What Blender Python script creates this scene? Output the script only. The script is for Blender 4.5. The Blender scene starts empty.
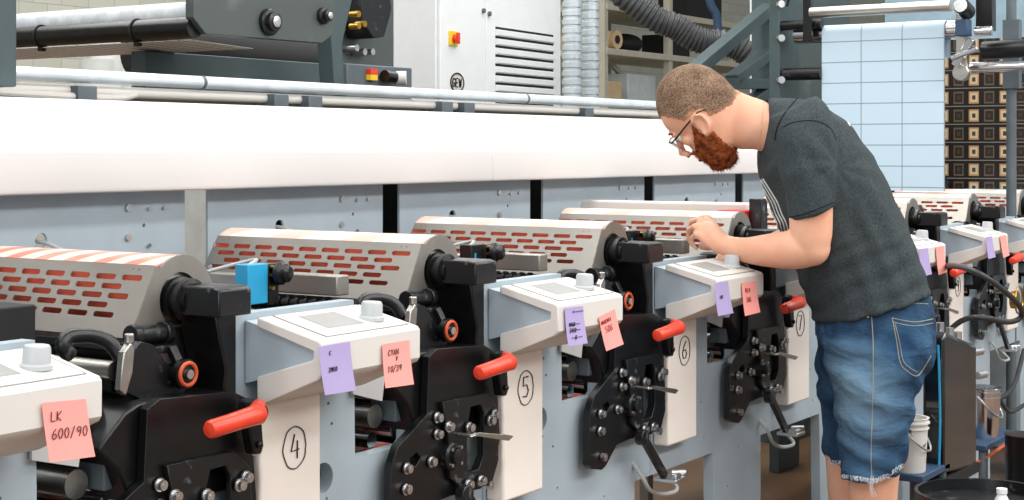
import bpy, bmesh, math, random
from mathutils import Vector, Matrix, noise
from mathutils.geometry import tessellate_polygon
from mathutils.bvhtree import BVHTree
random.seed(7)
PI = math.pi
SC = bpy.context.scene
COL = SC.collection
# ---------------------------------------------------------------- camera frame
F = 1575.0; CX, CY = 512.0, 150.0
CT, ST = 0.8375, 0.5465
H = 1.45
RT = Vector((ST, -CT, 0)); FW = Vector((CT, ST, 0)); UP = Vector((0, 0, 1))
def Pz(x, y, z):
    return RT * ((x - CX) / F * z) + FW * z + UP * (H - (y - CY) * z / F)
def P(x, y, v):
    t = (x - CX) / F
    u = v * (CT + ST * t) / (ST - CT * t)
    return Pz(x, y, CT * u + ST * v)
def Pu(x, y, u):
    t = (x - CX) / F
    v = u * (ST - CT * t) / (CT + ST * t)
    return Pz(x, y, CT * u + ST * v)

# ---------------------------------------------------------------- materials
def lin(c):
    o = []
    for v in c:
        v /= 255.0
        o.append(v / 12.92 if v <= 0.04045 else ((v + 0.055) / 1.055) ** 2.4)
    return (*o, 1)
def mat(name, col, rough=0.5, metal=0.0, var=0.06, scale=14, bump=0.0, bscale=120, spec=0.5, stretch=None, col2=None, cscale=None, lo=0.35, hi=0.65, alpha=None, trans=0, coat=0):
    m = bpy.data.materials.new(name); m.use_nodes = True
    nt = m.node_tree; N = nt.nodes; L = nt.links
    b = N['Principled BSDF']
    b.inputs['Roughness'].default_value = rough; b.inputs['Metallic'].default_value = metal
    b.inputs['Specular IOR Level'].default_value = spec
    if coat: b.inputs['Coat Weight'].default_value = coat; b.inputs['Coat Roughness'].default_value = 0.1
    if trans: b.inputs['Transmission Weight'].default_value = trans
    tc = N.new('ShaderNodeTexCoord'); mp = N.new('ShaderNodeMapping')
    L.new(tc.outputs['Object'], mp.inputs['Vector'])
    if stretch: mp.inputs['Scale'].default_value = stretch
    nz = N.new('ShaderNodeTexNoise'); nz.inputs['Scale'].default_value = cscale or scale; nz.inputs['Detail'].default_value = 6
    L.new(mp.outputs['Vector'], nz.inputs['Vector'])
    rp = N.new('ShaderNodeValToRGB'); L.new(nz.outputs['Fac'], rp.inputs['Fac'])
    c = lin(col)
    if col2: c2 = lin(col2)
    else:
        c2 = tuple(min(1, x * (1 + var)) for x in c[:3]) + (1,); c = tuple(x * (1 - var) for x in c[:3]) + (1,)
    rp.color_ramp.elements[0].position = lo; rp.color_ramp.elements[0].color = c
    rp.color_ramp.elements[1].position = hi; rp.color_ramp.elements[1].color = c2
    L.new(rp.outputs['Color'], b.inputs['Base Color'])
    if bump:
        n2 = N.new('ShaderNodeTexNoise'); n2.inputs['Scale'].default_value = bscale; n2.inputs['Detail'].default_value = 4
        L.new(mp.outputs['Vector'], n2.inputs['Vector'])
        bp = N.new('ShaderNodeBump'); bp.inputs['Strength'].default_value = bump; bp.inputs['Distance'].default_value = 0.01
        L.new(n2.outputs['Fac'], bp.inputs['Height']); L.new(bp.outputs['Normal'], b.inputs['Normal'])
    return m
M = {}
M['grey'] = mat('grey_paint', (166, 180, 189), .42, var=.05, scale=6)
M['greydk'] = mat('dark_grey_paint', (88, 98, 104), .5, var=.15, scale=8)
M['cream'] = mat('cream_paint', (238, 229, 220), .5, var=.03, scale=5)
M['white'] = mat('white_plastic', (214, 210, 204), .6, var=.02, scale=5)
M['shroud'] = mat('white_enamel', (232, 228, 226), .45, var=.012, scale=3)
M['display'] = mat('display_film', (150, 149, 147), .6, var=.05)
M['knob'] = mat('knob_plastic', (184, 188, 190), .4, var=.03)
M['black'] = mat('black_anodised', (11, 12, 14), .33, var=.4, scale=30, spec=.45)
M['blackmatt'] = mat('black_matt', (12, 13, 14), .7, var=.3, scale=20)
M['worn'] = mat('worn_black_metal', (17, 19, 21), .32, col2=(110, 114, 116), cscale=38, lo=.62, hi=.80)
M['steel'] = mat('brushed_steel', (190, 187, 180), .33, 1.0, var=.10, scale=30, stretch=(1, 0.1, 1), bump=.05)
M['sheet'] = mat('cover_sheet_steel', (160, 156, 149), .42, .75, var=.10, scale=12, stretch=(1, .25, 1))
M['chrome'] = mat('chrome', (215, 216, 218), .16, 1.0, var=.05)
M['bolt'] = mat('zinc_bolt', (205, 205, 205), .3, 1.0, var=.1)
M['red'] = mat('red_grip', (226, 62, 36), .38, var=.12, scale=20, coat=.2)
M['orange'] = mat('orange_ring', (200, 84, 44), .5)
M['plate_roll'] = mat('orange_plate', (206, 86, 60), .5, var=.2, scale=9)
M['rollweb'] = None
M['blue'] = mat('cyan_blue_plastic', (38, 158, 205), .4)
M['bluedk'] = mat('blue_paint', (44, 70, 100), .5)
M['redpaint'] = mat('red_paint', (190, 24, 30), .5)
M['darkgreen'] = mat('dark_green_grey_paint', (66, 82, 84), .5, var=.12, scale=6)
M['darkplate'] = mat('dark_grey_plate', (74, 82, 81), .5, col2=(96, 104, 104), cscale=7, lo=.6, hi=.75)
M['cab'] = mat('cabinet_white', (228, 231, 232), .5, var=.015)
M['yellow'] = mat('yellow_plastic', (240, 196, 40), .5)
M['ink'] = mat('marker_ink', (28, 26, 28), .6)
M['inkred'] = mat('red_ink', (150, 40, 40), .6)
M['hose'] = mat('black_rubber', (46, 47, 48), .5, var=.2)
M['greyhose'] = mat('grey_hose', (178, 182, 180), .45)
M['beige'] = mat('beige_rack', (188, 184, 166), .6, var=.05)
M['duct'] = mat('pale_duct', (212, 222, 228), .35, .3, var=.1, scale=10)
M['floor'] = mat('brown_floor', (96, 70, 50), .35, col2=(134, 104, 78), cscale=1.2, lo=.35, hi=.7)
M['cardboard'] = mat('cardboard', (206, 178, 140), .8)
M['brass'] = mat('brass', (190, 150, 70), .3, 1.0)
M['glass'] = mat('clear_lens', (250, 252, 255), .03, trans=1.0, var=0)
M['bucketwhite'] = mat('white_bucket', (214, 212, 206), .45, col2=(60, 60, 64), cscale=26, lo=.63, hi=.70)
M['bottle'] = mat('bottle_plastic', (236, 238, 236), .4)
M['ductdark'] = mat('ribbed_dark_hose', (70, 72, 72), .45, var=.15)
M['extinct'] = mat('orange_cord', (226, 112, 50), .5)

def striped(name, base, stripe, scale, axis='Y', rough=.5, width=.5):
    m = bpy.data.materials.new(name); m.use_nodes = True
    nt = m.node_tree; N = nt.nodes; L = nt.links; b = N['Principled BSDF']; b.inputs['Roughness'].default_value = rough
    tc = N.new('ShaderNodeTexCoord'); w = N.new('ShaderNodeTexWave'); w.wave_type = 'BANDS'; w.bands_direction = axis
    w.inputs['Scale'].default_value = scale; w.inputs['Distortion'].default_value = .3
    rp = N.new('ShaderNodeValToRGB'); rp.color_ramp.elements[0].position = width; rp.color_ramp.elements[1].position = width + .05
    rp.color_ramp.elements[0].color = lin(base); rp.color_ramp.elements[1].color = lin(stripe)
    L.new(tc.outputs['Object'], w.inputs['Vector']); L.new(w.outputs['Fac'], rp.inputs['Fac']); L.new(rp.outputs['Color'], b.inputs['Base Color'])
    return m
M['rollweb'] = striped('printed_roll', (236, 200, 190), (226, 128, 104), 8, 'DIAGONAL', .35, .55)

# ---------------------------------------------------------------- mesh helpers
class MB:
    def __init__(s): s.v = []; s.f = []; s.mi = []; s.cur = 0
    def add(s, vs, fs):
        n = len(s.v); s.v += [tuple(p) for p in vs]
        for f in fs: s.f.append([n + i for i in f]); s.mi.append(s.cur)
        return s
    def box(s, a, b):
        (x0, y0, z0), (x1, y1, z1) = a, b
        x0, x1 = sorted((x0, x1)); y0, y1 = sorted((y0, y1)); z0, z1 = sorted((z0, z1))
        vs = [(x0,y0,z0),(x1,y0,z0),(x1,y1,z0),(x0,y1,z0),(x0,y0,z1),(x1,y0,z1),(x1,y1,z1),(x0,y1,z1)]
        return s.add(vs, [(0,3,2,1),(4,5,6,7),(0,1,5,4),(1,2,6,5),(2,3,7,6),(3,0,4,7)])
    def prism(s, loops, a0, a1, fn):
        """loops: [outer, hole, ...] of 2D points; fn(p, a) -> 3D"""
        if not isinstance(loops[0][0], (tuple, list)): loops = [loops]
        flat = [p for l in loops for p in l]
        tris = tessellate_polygon([[Vector((p[0], p[1], 0)) for p in l] for l in loops])
        n = len(flat)
        vs = [fn(p, a0) for p in flat] + [fn(p, a1) for p in flat]
        fs = [tuple(t) for t in tris] + [tuple(n + i for i in reversed(t)) for t in tris]
        k = 0
        for l in loops:
            m = len(l)
            for i in range(m):
                j = (i + 1) % m; fs.append((k + i, k + j, n + k + j, n + k + i))
            k += m
        return s.add(vs, fs)
    def cyl(s, p0, p1, r, r1=None, n=24, caps=True):
        p0 = Vector(p0); p1 = Vector(p1); r1 = r if r1 is None else r1
        d = (p1 - p0).normalized(); a = d.orthogonal().normalized(); b = d.cross(a)
        vs = []
        for q, rr in ((p0, r), (p1, r1)):
            for i in range(n):
                t = 2 * PI * i / n; vs.append(q + (a * math.cos(t) + b * math.sin(t)) * rr)
        fs = [(i, (i + 1) % n, n + (i + 1) % n, n + i) for i in range(n)]
        if caps: fs += [tuple(range(n))[::-1], tuple(range(n, 2 * n))]
        return s.add(vs, fs)
    def lathe(s, o, d, prof, n=32):
        """prof: [(r, t)...] along axis d from o"""
        o = Vector(o); d = Vector(d).normalized(); a = d.orthogonal().normalized(); b = d.cross(a); vs = []; fs = []
        for r, t in prof:
            for i in range(n):
                th = 2 * PI * i / n; vs.append(o + d * t + (a * math.cos(th) + b * math.sin(th)) * max(r, 1e-5))
        m = len(prof)
        for k in range(m - 1):
            for i in range(n):
                j = (i + 1) % n; fs.append((k*n+i, k*n+j, (k+1)*n+j, (k+1)*n+i))
        fs += [tuple(range(n))[::-1], tuple(range((m-1)*n, m*n))]
        return s.add(vs, fs)
    def tube(s, pts, r, n=10, closed=False, smooth=0):
        pts = [Vector(p) for p in pts]
        if smooth: pts = spline(pts, smooth, closed)
        m = len(pts); rs = r if isinstance(r, (list, tuple)) else [r] * m
        if len(rs) != m: rs = [rs[min(len(rs)-1, int(i * len(rs) / m))] for i in range(m)]
        vs = []; fs = []; prev = None
        for i, p in enumerate(pts):
            if closed: d = pts[(i+1) % m] - pts[i-1]
            else: d = pts[min(i+1, m-1)] - pts[max(i-1, 0)]
            d = d.normalized() if d.length > 1e-9 else Vector((0, 0, 1))
            if prev is None: a = d.orthogonal().normalized()
            else:
                a = prev - d * prev.dot(d); a = a.normalized() if a.length > 1e-6 else d.orthogonal().normalized()
            prev = a; b = d.cross(a)
            for k in range(n):
                t = 2 * PI * k / n; vs.append(p + (a * math.cos(t) + b * math.sin(t)) * rs[i])
        for i in range(m if closed else m - 1):
            i2 = (i + 1) % m
            for k in range(n):
                k2 = (k + 1) % n; fs.append((i*n+k, i*n+k2, i2*n+k2, i2*n+k))
        if not closed: fs += [tuple(range(n))[::-1], tuple(range((m-1)*n, m*n))]
        return s.add(vs, fs)
    def bar(s, p0, p1, w, h, up=(0, 0, 1)):
        p0 = Vector(p0); p1 = Vector(p1); d = (p1 - p0).normalized(); up = Vector(up)
        a = d.cross(up).normalized() * w / 2; b = a.cross(d).normalized() * h / 2
        vs = [p0-a-b, p0+a-b, p0+a+b, p0-a+b, p1-a-b, p1+a-b, p1+a+b, p1-a+b]
        return s.add(vs, [(0,3,2,1),(4,5,6,7),(0,1,5,4),(1,2,6,5),(2,3,7,6),(3,0,4,7)])
    def ell(s, c, r, n=20, m=14, R=None):
        c = Vector(c); vs = []; fs = []
        for i in range(1, m):
            ph = PI * i / m
            for k in range(n):
                t = 2 * PI * k / n
                p = Vector((r[0]*math.sin(ph)*math.cos(t), r[1]*math.sin(ph)*math.sin(t), r[2]*math.cos(ph)))
                if R: p = R @ p
                vs.append(c + p)
        top = Vector((0,0,r[2])); 
        if R: top = R @ top
        vs += [c + top, c - top]; T = len(vs) - 2
        for i in range(m - 2):
            for k in range(n):
                j = (k+1) % n; fs.append((i*n+k, (i+1)*n+k, (i+1)*n+j, i*n+j))
        for k in range(n):
            j = (k+1) % n; fs.append((T, k, j)); fs.append((T+1, (m-2)*n+j, (m-2)*n+k))
        return s.add(vs, fs)
    def loft(s, rings):
        n = len(rings[0]); vs = [p for r in rings for p in r]; fs = []
        for i in range(len(rings) - 1):
            for k in range(n):
                j = (k+1) % n; fs.append((i*n+k, i*n+j, (i+1)*n+j, (i+1)*n+k))
        fs += [tuple(range(n))[::-1], tuple(range((len(rings)-1)*n, len(rings)*n))]
        return s.add(vs, fs)
    def build(s, name, m, parent=None, bevel=0, smooth=35, off=None, seg=2):
        me = bpy.data.meshes.new(name)
        o_ = Vector(off) if off is not None else Vector((0, 0, 0))
        me.from_pydata([tuple(Vector(p) - o_) for p in s.v], [], s.f)
        for mm in (m if isinstance(m, (list, tuple)) else [m]): me.materials.append(mm)
        for i, p in enumerate(me.polygons): p.material_index = s.mi[i]
        bm = bmesh.new(); bm.from_mesh(me); bmesh.ops.recalc_face_normals(bm, faces=bm.faces); bm.to_mesh(me); bm.free()
        if smooth:
            for p in me.polygons: p.use_smooth = True
            me.set_sharp_from_angle(angle=math.radians(smooth))
        ob = bpy.data.objects.new(name, me); COL.objects.link(ob)
        if parent is not None: ob.parent = parent
        if bevel:
            b = ob.modifiers.new('bevel', 'BEVEL'); b.width = bevel; b.segments = seg; b.limit_method = 'ANGLE'; b.angle_limit = math.radians(50); b.use_clamp_overlap = True
            b.harden_normals = False
        return ob
def spline(pts, k=6, closed=False):
    out = []; m = len(pts)
    rng = range(m) if closed else range(m - 1)
    for i in rng:
        if closed: p0, p1, p2, p3 = pts[i-1], pts[i], pts[(i+1) % m], pts[(i+2) % m]
        else: p0, p1, p2, p3 = pts[max(i-1,0)], pts[i], pts[i+1], pts[min(i+2, m-1)]
        for j in range(k):
            t = j / k
            out.append(0.5 * ((2*p1) + (p2-p0)*t + (2*p0-5*p1+4*p2-p3)*t*t + (3*p1-p0-3*p2+p3)*t**3))
    if not closed: out.append(pts[-1])
    return out
def tag(o, label=None, cat=None, group=None, kind=None):
    if label: o['label'] = label
    if cat: o['category'] = cat
    if group: o['group'] = group
    if kind: o['kind'] = kind
    return o
def empty(name, loc, label=None, cat=None, group=None, kind=None):
    o = bpy.data.objects.new(name, None); COL.objects.link(o); o.location = loc; o.empty_display_size = .05
    return tag(o, label, cat, group, kind)
def rr(x0, y0, x1, y1, r, n=4):
    pts = []
    for cx, cy, a in ((x1-r, y1-r, 0), (x0+r, y1-r, 90), (x0+r, y0+r, 180), (x1-r, y0+r, 270)):
        for i in range(n + 1):
            t = math.radians(a + 90 * i / n); pts.append((cx + r*math.cos(t), cy + r*math.sin(t)))
    return pts
def circ(cx, cy, r, n=20): return [(cx + r*math.cos(2*PI*i/n), cy + r*math.sin(2*PI*i/n)) for i in range(n)]
VZ = lambda p, a: (a, p[0], p[1])      # profile in (v,Z), extruded along u
UZ = lambda p, a: (p[0], a, p[1])      # profile in (u,Z), extruded along v

# ---- stroke lettering (monoline)
G = {
 'L': [[(0,1),(0,0),(.6,0)]], 'K': [[(0,1),(0,0)],[(.6,1),(0,.45),(.6,0)]],
 '6': [[(.5,1),(.15,.65),(0,.3),(.15,0),(.45,0),(.6,.25),(.45,.5),(.1,.45)]],
 '0': [[(.3,1),(.05,.8),(0,.4),(.2,0),(.45,.05),(.6,.5),(.5,.9),(.3,1)]], '/': [[(0,-.1),(.5,1.1)]],
 '9': [[(.55,.9),(.25,1),(0,.75),(.2,.5),(.55,.65),(.55,.9),(.5,.4),(.35,0)]], 'C': [[(.6,.85),(.3,1),(0,.6),(.1,.1),(.35,0),(.6,.15)]],
 'Y': [[(0,1),(.3,.5),(.6,1)],[(.3,.5),(.3,0)]], 'A': [[(0,0),(.3,1),(.6,0)],[(.12,.4),(.48,.4)]], 'N': [[(0,0),(0,1),(.6,0),(.6,1)]],
 '1': [[(.1,.8),(.3,1),(.3,0)]], '3': [[(0,.9),(.3,1),(.55,.8),(.25,.52),(.58,.3),(.3,0),(0,.1)]], 'M': [[(0,0),(.05,1),(.3,.4),(.55,1),(.6,0)]],
 'G': [[(.6,.85),(.3,1),(0,.6),(.1,.1),(.4,0),(.6,.2),(.6,.45),(.35,.45)]], 'E': [[(.55,1),(0,1),(0,0),(.55,0)],[(0,.5),(.45,.5)]],
 'T': [[(0,1),(.6,1)],[(.3,1),(.3,0)]], '5': [[(.55,1),(.08,1),(.04,.55),(.4,.6),(.58,.3),(.4,0),(.02,.05)]],
 '7': [[(0,1),(.55,1),(.2,0)]], '8': [[(.3,.52),(.05,.75),(.3,1),(.55,.75),(.3,.52),(0,.25),(.3,0),(.6,.25),(.3,.52)]],
 '4': [[(.3,1),(.08,.32),(.62,.36)],[(.5,.72),(.5,0)]], 'I': [[(.3,1),(.3,0)]], 'W': [[(0,1),(.15,0),(.3,.7),(.45,0),(.6,1)]], 'O': [[(.3,1),(.05,.8),(0,.4),(.2,0),(.45,.05),(.6,.5),(.5,.9),(.3,1)]],
 'R': [[(0,0),(0,1),(.45,.95),(.5,.65),(0,.5),(.6,0)]], 'Z': [[(0,1),(.6,1),(0,0),(.6,0)]], 'S': [[(.55,.9),(.2,1),(.05,.7),(.5,.35),(.4,0),(0,.1)]], 'V': [[(0,1),(.3,0),(.6,1)]], 'X': [[(0,1),(.6,0)],[(.6,1),(0,0)]], '-': [[(0,.5),(.6,.5)]], ' ': [], 'U': [[(0,1),(.05,.2),(.3,0),(.55,.2),(.6,1)]], 'D': [[(0,0),(0,1),(.4,.85),(.6,.5),(.4,.1),(0,0)]],
}
def write(mb, txt, org, ex, ey, h, w=.0014, slant=.1, adv=.85):
    """strokes as thin raised lines; ex/ey unit axes, h letter height"""
    ex = Vector(ex); ey = Vector(ey); x = 0
    for ch in txt:
        for st in G.get(ch.upper(), []):
            pts = [Vector(org) + ex * ((p[0] * .9 + slant * p[1]) * h + x) + ey * p[1] * h for p in st]
            mb.tube(pts, w, n=5)
        x += adv * h
def sheet(pts, nrm, t):
    """thin solid from a ring of 3D points (quad grid not needed)"""
    mb = MB(); n = len(pts); nrm = Vector(nrm) * t
    mb.add([Vector(p) for p in pts] + [Vector(p) + nrm for p in pts], [tuple(range(n))[::-1], tuple(range(n, 2*n))] + [(i, (i+1) % n, n+(i+1) % n, n+i) for i in range(n)])
    return mb

# ================================================================ PRINTING UNITS
PITCH = .771
def U0(n): return 2.07 + PITCH * (n - 4)
V0 = 1.9
def Lp(x, y, v, n):          # photo point of unit n on depth plane v -> local (du, Z)
    p = P(x, y, v); return (p.x - U0(n), p.z)
off = (0, V0, 0)

def make_unit():
    r = empty('printing_unit', (0, 0, 0))
    B = lambda mb, name, m, par=r, **k: mb.build(name, m, par, off=(off if par is r else off), **k)
    # --- front frame plate with opening, leg and holes
    outer = [(-.014,.61),(.355,.61),(.375,.0),(.675,.0),(.675,.61),(.763,.61),(.763,.98),(.70,1.02),(.50,1.02),(.49,.86),(.48,.853),(.325,.853),(.32,.86),(.316,1.160),(-.014,1.160)]
    hc = Lp(323,478,1.923,4); holes = [circ(hc[0],hc[1],.029)]
    for q in ((.24,.97),(.25,.93),(.235,.79),(.28,.76),(.42,.80),(.23,.70),(.30,.66),(.40,.70),(.52,.60),(.55,.40),(.60,.25),(.45,.5)):
        holes.append(circ(q[0], q[1], .0035, 8))
    mb = MB(); mb.prism([outer] + holes, 1.923, 1.953, UZ)
    B(mb, 'frame_plate', M['grey'])
    mb = MB(); mb.box((-.014, 1.953, .61), (.02, 2.05, 1.158)); mb.box((.64, 1.953, .0), (.67, 1.99, .60)); mb.box((.0,1.953,.61),(.70,2.0,.64))
    B(mb, 'frame_rib', M['grey'], bevel=.003)
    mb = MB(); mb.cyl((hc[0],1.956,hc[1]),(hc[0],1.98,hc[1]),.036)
    B(mb, 'hole_shade_cup', M['blackmatt'])  # added matt black cup, stands in for the shade inside the hole
    # --- cream column panel
    mb = MB(); mb.box((0, 1.876, .687), (.163, 1.922, 1.004))
    B(mb, 'column_panel', M['cream'], bevel=.006, seg=3)
    # --- control console: cream shell, grey side, display, knob
    prof = [(1.886,1.154),(1.880,1.156),(1.744,1.124),(1.738,1.118),(1.738,1.066),(1.744,1.058),(1.872,1.004),(1.886,1.004),(1.886,1.052),(1.762,1.089),(1.757,1.093),(1.757,1.104),(1.762,1.108),(1.886,1.141)]
    sh = MB(); sh.prism([prof], 0, .283, VZ)
    con = B(sh, 'control_console', M['white'], bevel=.004, seg=3)
    g = MB(); g.prism([[(1.920,1.037),(1.920,1.148),(1.753,1.112),(1.753,1.080)]], .008, .275, VZ)
    B(g, 'side_panel', M['grey'], con)
    s = (1.124-1.157)/(1.744-1.885)
    ztop = lambda v: 1.157 + (v-1.885)*s
    d = MB(); d.add([(.035,1.757,ztop(1.757)+.0025),(.265,1.757,ztop(1.757)+.0025),(.265,1.876,ztop(1.876)+.0025),(.035,1.876,ztop(1.876)+.0025),(.035,1.757,ztop(1.757)-.003),(.265,1.757,ztop(1.757)-.003),(.265,1.876,ztop(1.876)-.003),(.035,1.876,ztop(1.876)-.003)],[(0,1,2,3),(7,6,5,4),(0,4,5,1),(1,5,6,2),(2,6,7,3),(3,7,4,0)])
    B(d, 'keypad_plate', M['white'], con, bevel=.0015)
    d = MB(); d.tube([(a_,c_,ztop(c_)+.001) for a_,c_ in ((.033,1.755),(.267,1.755),(.267,1.878),(.033,1.878))], .0011, n=5, closed=True); B(d, 'keypad_gasket', M['display'], con, smooth=0)
    d = MB(); z_ = .0035; d.add([(.075,1.785,ztop(1.785)+z_),(.175,1.785,ztop(1.785)+z_),(.175,1.855,ztop(1.855)+z_),(.075,1.855,ztop(1.855)+z_),(.075,1.785,ztop(1.785)),(.175,1.785,ztop(1.785)),(.175,1.855,ztop(1.855)),(.075,1.855,ztop(1.855))],[(0,1,2,3),(7,6,5,4),(0,4,5,1),(1,5,6,2),(2,6,7,3),(3,7,4,0)])
    B(d, 'display', M['display'], con)
    k = MB(); k.lathe((.215,1.800,ztop(1.8)), (0,-.05,1), [(.0235,0),(.0235,.006),(.0205,.009),(.0195,.030),(.0175,.034),(.001,.035)])
    B(k, 'knob', M['knob'], con)
    # --- hanging light panel behind the console
    mb = MB(); mb.prism([[Lp(352,345,1.915,4),Lp(388,340,1.915,4),Lp(381,401,1.915,4),Lp(352,394,1.915,4)]], 1.912, 1.918, UZ)
    B(mb, 'guard_sheet', mat_guard)
    # --- chrome / dark rollers seen through the opening (run across the web)
    for (uu, zz, rad, m) in ((.42,.965,.016,'chrome'),(.43,.915,.024,'steel'),(.50,.88,.020,'chrome'),(.42,.868,.016,'chrome'),(.47,.825,.03,'rollweb'),(.47,.99,.008,'bluedk'),(.40,1.005,.006,'brass'),(.44,1.03,.010,'chrome'),(.52,.96,.014,'steel')):
        mb = MB(); mb.cyl((uu,1.96,zz),(uu,2.68,zz),rad)
        B(mb, 'roller', M[m])
    mb = MB(); mb.box((.465,1.935,.90),(.485,2.0,.985))
    B(mb, 'roller_bearing_block', M['greydk'], bevel=.003)
    # --- black side housing (cassette) with sloping left end
    prof = [Lp(131,470,1.875,3), Lp(112,452,1.875,3), Lp(138,415,1.875,3), Lp(152,405,1.875,3), Lp(160,408,1.875,3), Lp(170,411,1.875,3), Lp(186,400,1.875,3), Lp(246,391,1.875,3), Lp(256,400,1.875,3), Lp(260,470,1.875,3)]
    prof = [prof[0], prof[1], prof[2], prof[3], prof[6], prof[7], prof[8], (.745,.86), (.50,.86)]
    mb = MB(); mb.prism([prof], 1.905, 2.00, UZ)
    hs = B(mb, 'cassette_housing', M['black'], bevel=.004)
    mb = MB()
    # side plate: shaped black plate with clipped corner (from unit four)
    q = [(398,447),(427,415),(429,357),(437,349),(484,345),(495,352),(500,440)]
    pl = [Lp(x, y, 1.885, 4) for x, y in q] + [Lp(x, y, 1.885, 5) for x, y in ((659,424),(652,434),(630,439),(617,445),(606,466),(602,470),(592,469),(589,465),(590,412))]
    sl = [Lp(x, y, 1.885, 4) for x, y in ((469,405),(480,403),(484,412),(484,455),(478,470),(466,473),(466,430))]
    sl2 = [Lp(x, y, 1.885, 4) for x, y in ((410,458),(417,452),(421,458),(416,466),(411,466))]
    mb.prism([pl, sl, sl2], 1.885, 1.903, UZ)
    sp = B(mb, 'side_plate', M['black'], bevel=.001)
    mb = MB()
    q = [(441,402),(484.6,393),(494.8,406),(497,459),(490,484),(478,487),(474,482),(458,486),(449,478),(447,440)]
    sl = [Lp(x, y, 1.878, 4) for x, y in ((469,407),(479,404),(482,412),(482,455),(477,469),(466,472),(465,430))]
    mb.prism([[Lp(x, y, 1.878, 4) for x, y in q], sl], 1.873, 1.884, UZ)
    B(mb, 'cover_plate', M['worn'], bevel=.0015)
    # bolts
    for (x, y) in ((439.6,417.7),(445.4,426.2),(439.6,434.4),(465.8,427),(487,420),(491.4,414),(409,468.8),(433.5,462),(408,489.9),(465,484),(477.7,480),(497,391.5)):
        du, z = Lp(x, y, 1.875, 4); hh = 1.868 if x > 440 else 1.882
        b = MB(); b.cyl((du,hh,z),(du,hh-.003,z),.0115,n=20); b.cyl((du,hh-.003,z),(du,hh-.012,z),.0085,n=20); b.cyl((du,hh-.012,z),(du,hh-.0125,z),.004,n=6)
        B(b, 'bolt', M['bolt'])
    for (x, y) in ((601,431),(603,457),(658,431)):
        du, z = Lp(x, y, 1.88, 5); b = MB(); b.cyl((du,1.883,z),(du,1.872,z),.0095,n=18); b.cyl((du,1.872,z),(du,1.8715,z),.004,n=6); B(b, 'bolt', M['bolt'])
    du, z = Lp(454, 456, 1.87, 4)
    b = MB(); b.lathe((du,1.886,z),(0,-1,0),[(.030,0),(.030,.016),(.026,.02),(.016,.02),(.016,.028),(.011,.030),(.001,.030)])
    gw = B(b, 'drive_hub', M['worn'])
    for i in range(4):
        t = PI/4 + i*PI/2; b = MB(); x_ = du+.023*math.cos(t); z2 = z+.023*math.sin(t); b.cyl((x_,1.867,z2),(x_,1.861,z2),.0038,n=10)
        B(b, 'hub_screw', M['bolt'], gw)
    # blade lever
    a0 = Lp(469,437,1.84,4); a1 = Lp(512,435,1.84,4); w = .006
    b = MB(); b.prism([[(a0[0],a0[1]),(a0[0]+.03,a0[1]+.005),(a1[0]-.02,a1[1]+.004),(a1[0],a1[1]-.002),(a1[0]-.02,a1[1]-.009),(a0[0]+.03,a0[1]-.003)]], 1.835, 1.845, UZ)
    b.cyl((a0[0]+.01,1.84,a0[1]+.001),(a0[0]+.01,1.875,a0[1]+.001),.004)
    B(b, 'blade_lever', M['steel'], bevel=.001)
    # lower swing arm with foot bracket (from unit five)
    p0 = Lp(640,437,1.87,5); p1 = Lp(662,476,1.87,5)
    b = MB(); b.bar((p0[0],1.862,p0[1]),(p1[0],1.862,p1[1]),.022,.014,up=(0,1,0)); b.cyl((p0[0],1.875,p0[1]),(p0[0],1.853,p0[1]),.02)
    ar = B(b, 'swing_arm', M['worn'], bevel=.002)
    b = MB(); b.box((p1[0]-.02,1.82,p1[1]-.012),(p1[0]+.045,1.885,p1[1]-.002)); b.cyl((p1[0]+.03,1.86,p1[1]+.004),(p1[0]+.055,1.83,p1[1]+.004),.008); b.cyl((p1[0]-.01,1.83,p1[1]+.003),(p1[0]+.02,1.83,p1[1]+.003),.006)
    B(b, 'foot_bracket', M['bolt'], ar, bevel=.002)
    # drain hose loop
    hp = [Lp(x, y, 1.9, 5) for x, y in ((643,450),(641,475),(650,490),(664,494),(677,488),(682,470))]
    b = MB(); b.tube([(p[0], 1.965 if i in (0, 5) else 1.90, p[1]) for i, p in enumerate(hp)], .0055, n=10, smooth=6)
    B(b, 'drain_hose', M['greyhose'])
    # --- red lever
    e0 = P(209,430,1.80); e1 = P(262,413,1.80); e0 = Vector((e0.x-U0(3), e0.y, e0.z)); e1 = Vector((e1.x-U0(3), e1.y, e1.z))
    b = MB(); pc = Lp(249,405,1.86,3); pe = Lp(252,447,1.86,3)
    b.prism([[(pc[0]-.022,pc[1]-.01),(pc[0]-.018,pc[1]+.010),(pc[0]+.004,pc[1]+.012),(pc[0]+.014,pc[1]-.003),(pe[0]+.014,pe[1]),(pe[0]+.006,pe[1]-.012),(pe[0]-.010,pe[1]-.010)]], 1.845, 1.868, UZ)
    b.cyl((pe[0],1.845,pe[1]+.006),(pe[0],1.838,pe[1]+.006),.006); b.cyl((e1.x,e1.y,e1.z),(pc[0]-.004,1.86,pc[1]-.002),.013)
    lv = B(b, 'clamp_lever', M['black'], bevel=.003)
    dd = (e1-e0)
    b = MB(); b.lathe(e0, dd, [(.004,-.002),(.0125,0),(.0152,.004),(.0155,.05),(.0165,dd.length-.03),(.0175,dd.length-.008),(.013,dd.length),(.001,dd.length+.003)])
    b.cyl((e1.x-.008,e1.y+.004,e1.z+.002),(pc[0]+.004,1.842,pc[1]-.004),.0155,n=20)
    B(b, 'red_grip', M['red'], lv)
    # --- plate cylinder, bearing, disc
    hu = .697; hz = 1.188
    b = MB(); b.cyl((hu,2.015,hz),(hu,2.60,hz),.062,n=40)
    B(b, 'print_cylinder', M['plate_roll'])
    b = MB(); b.cyl((hu+.006,2.03,hz+.0),(hu+.006,2.60,hz+.0),.0725,n=48)
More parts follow.
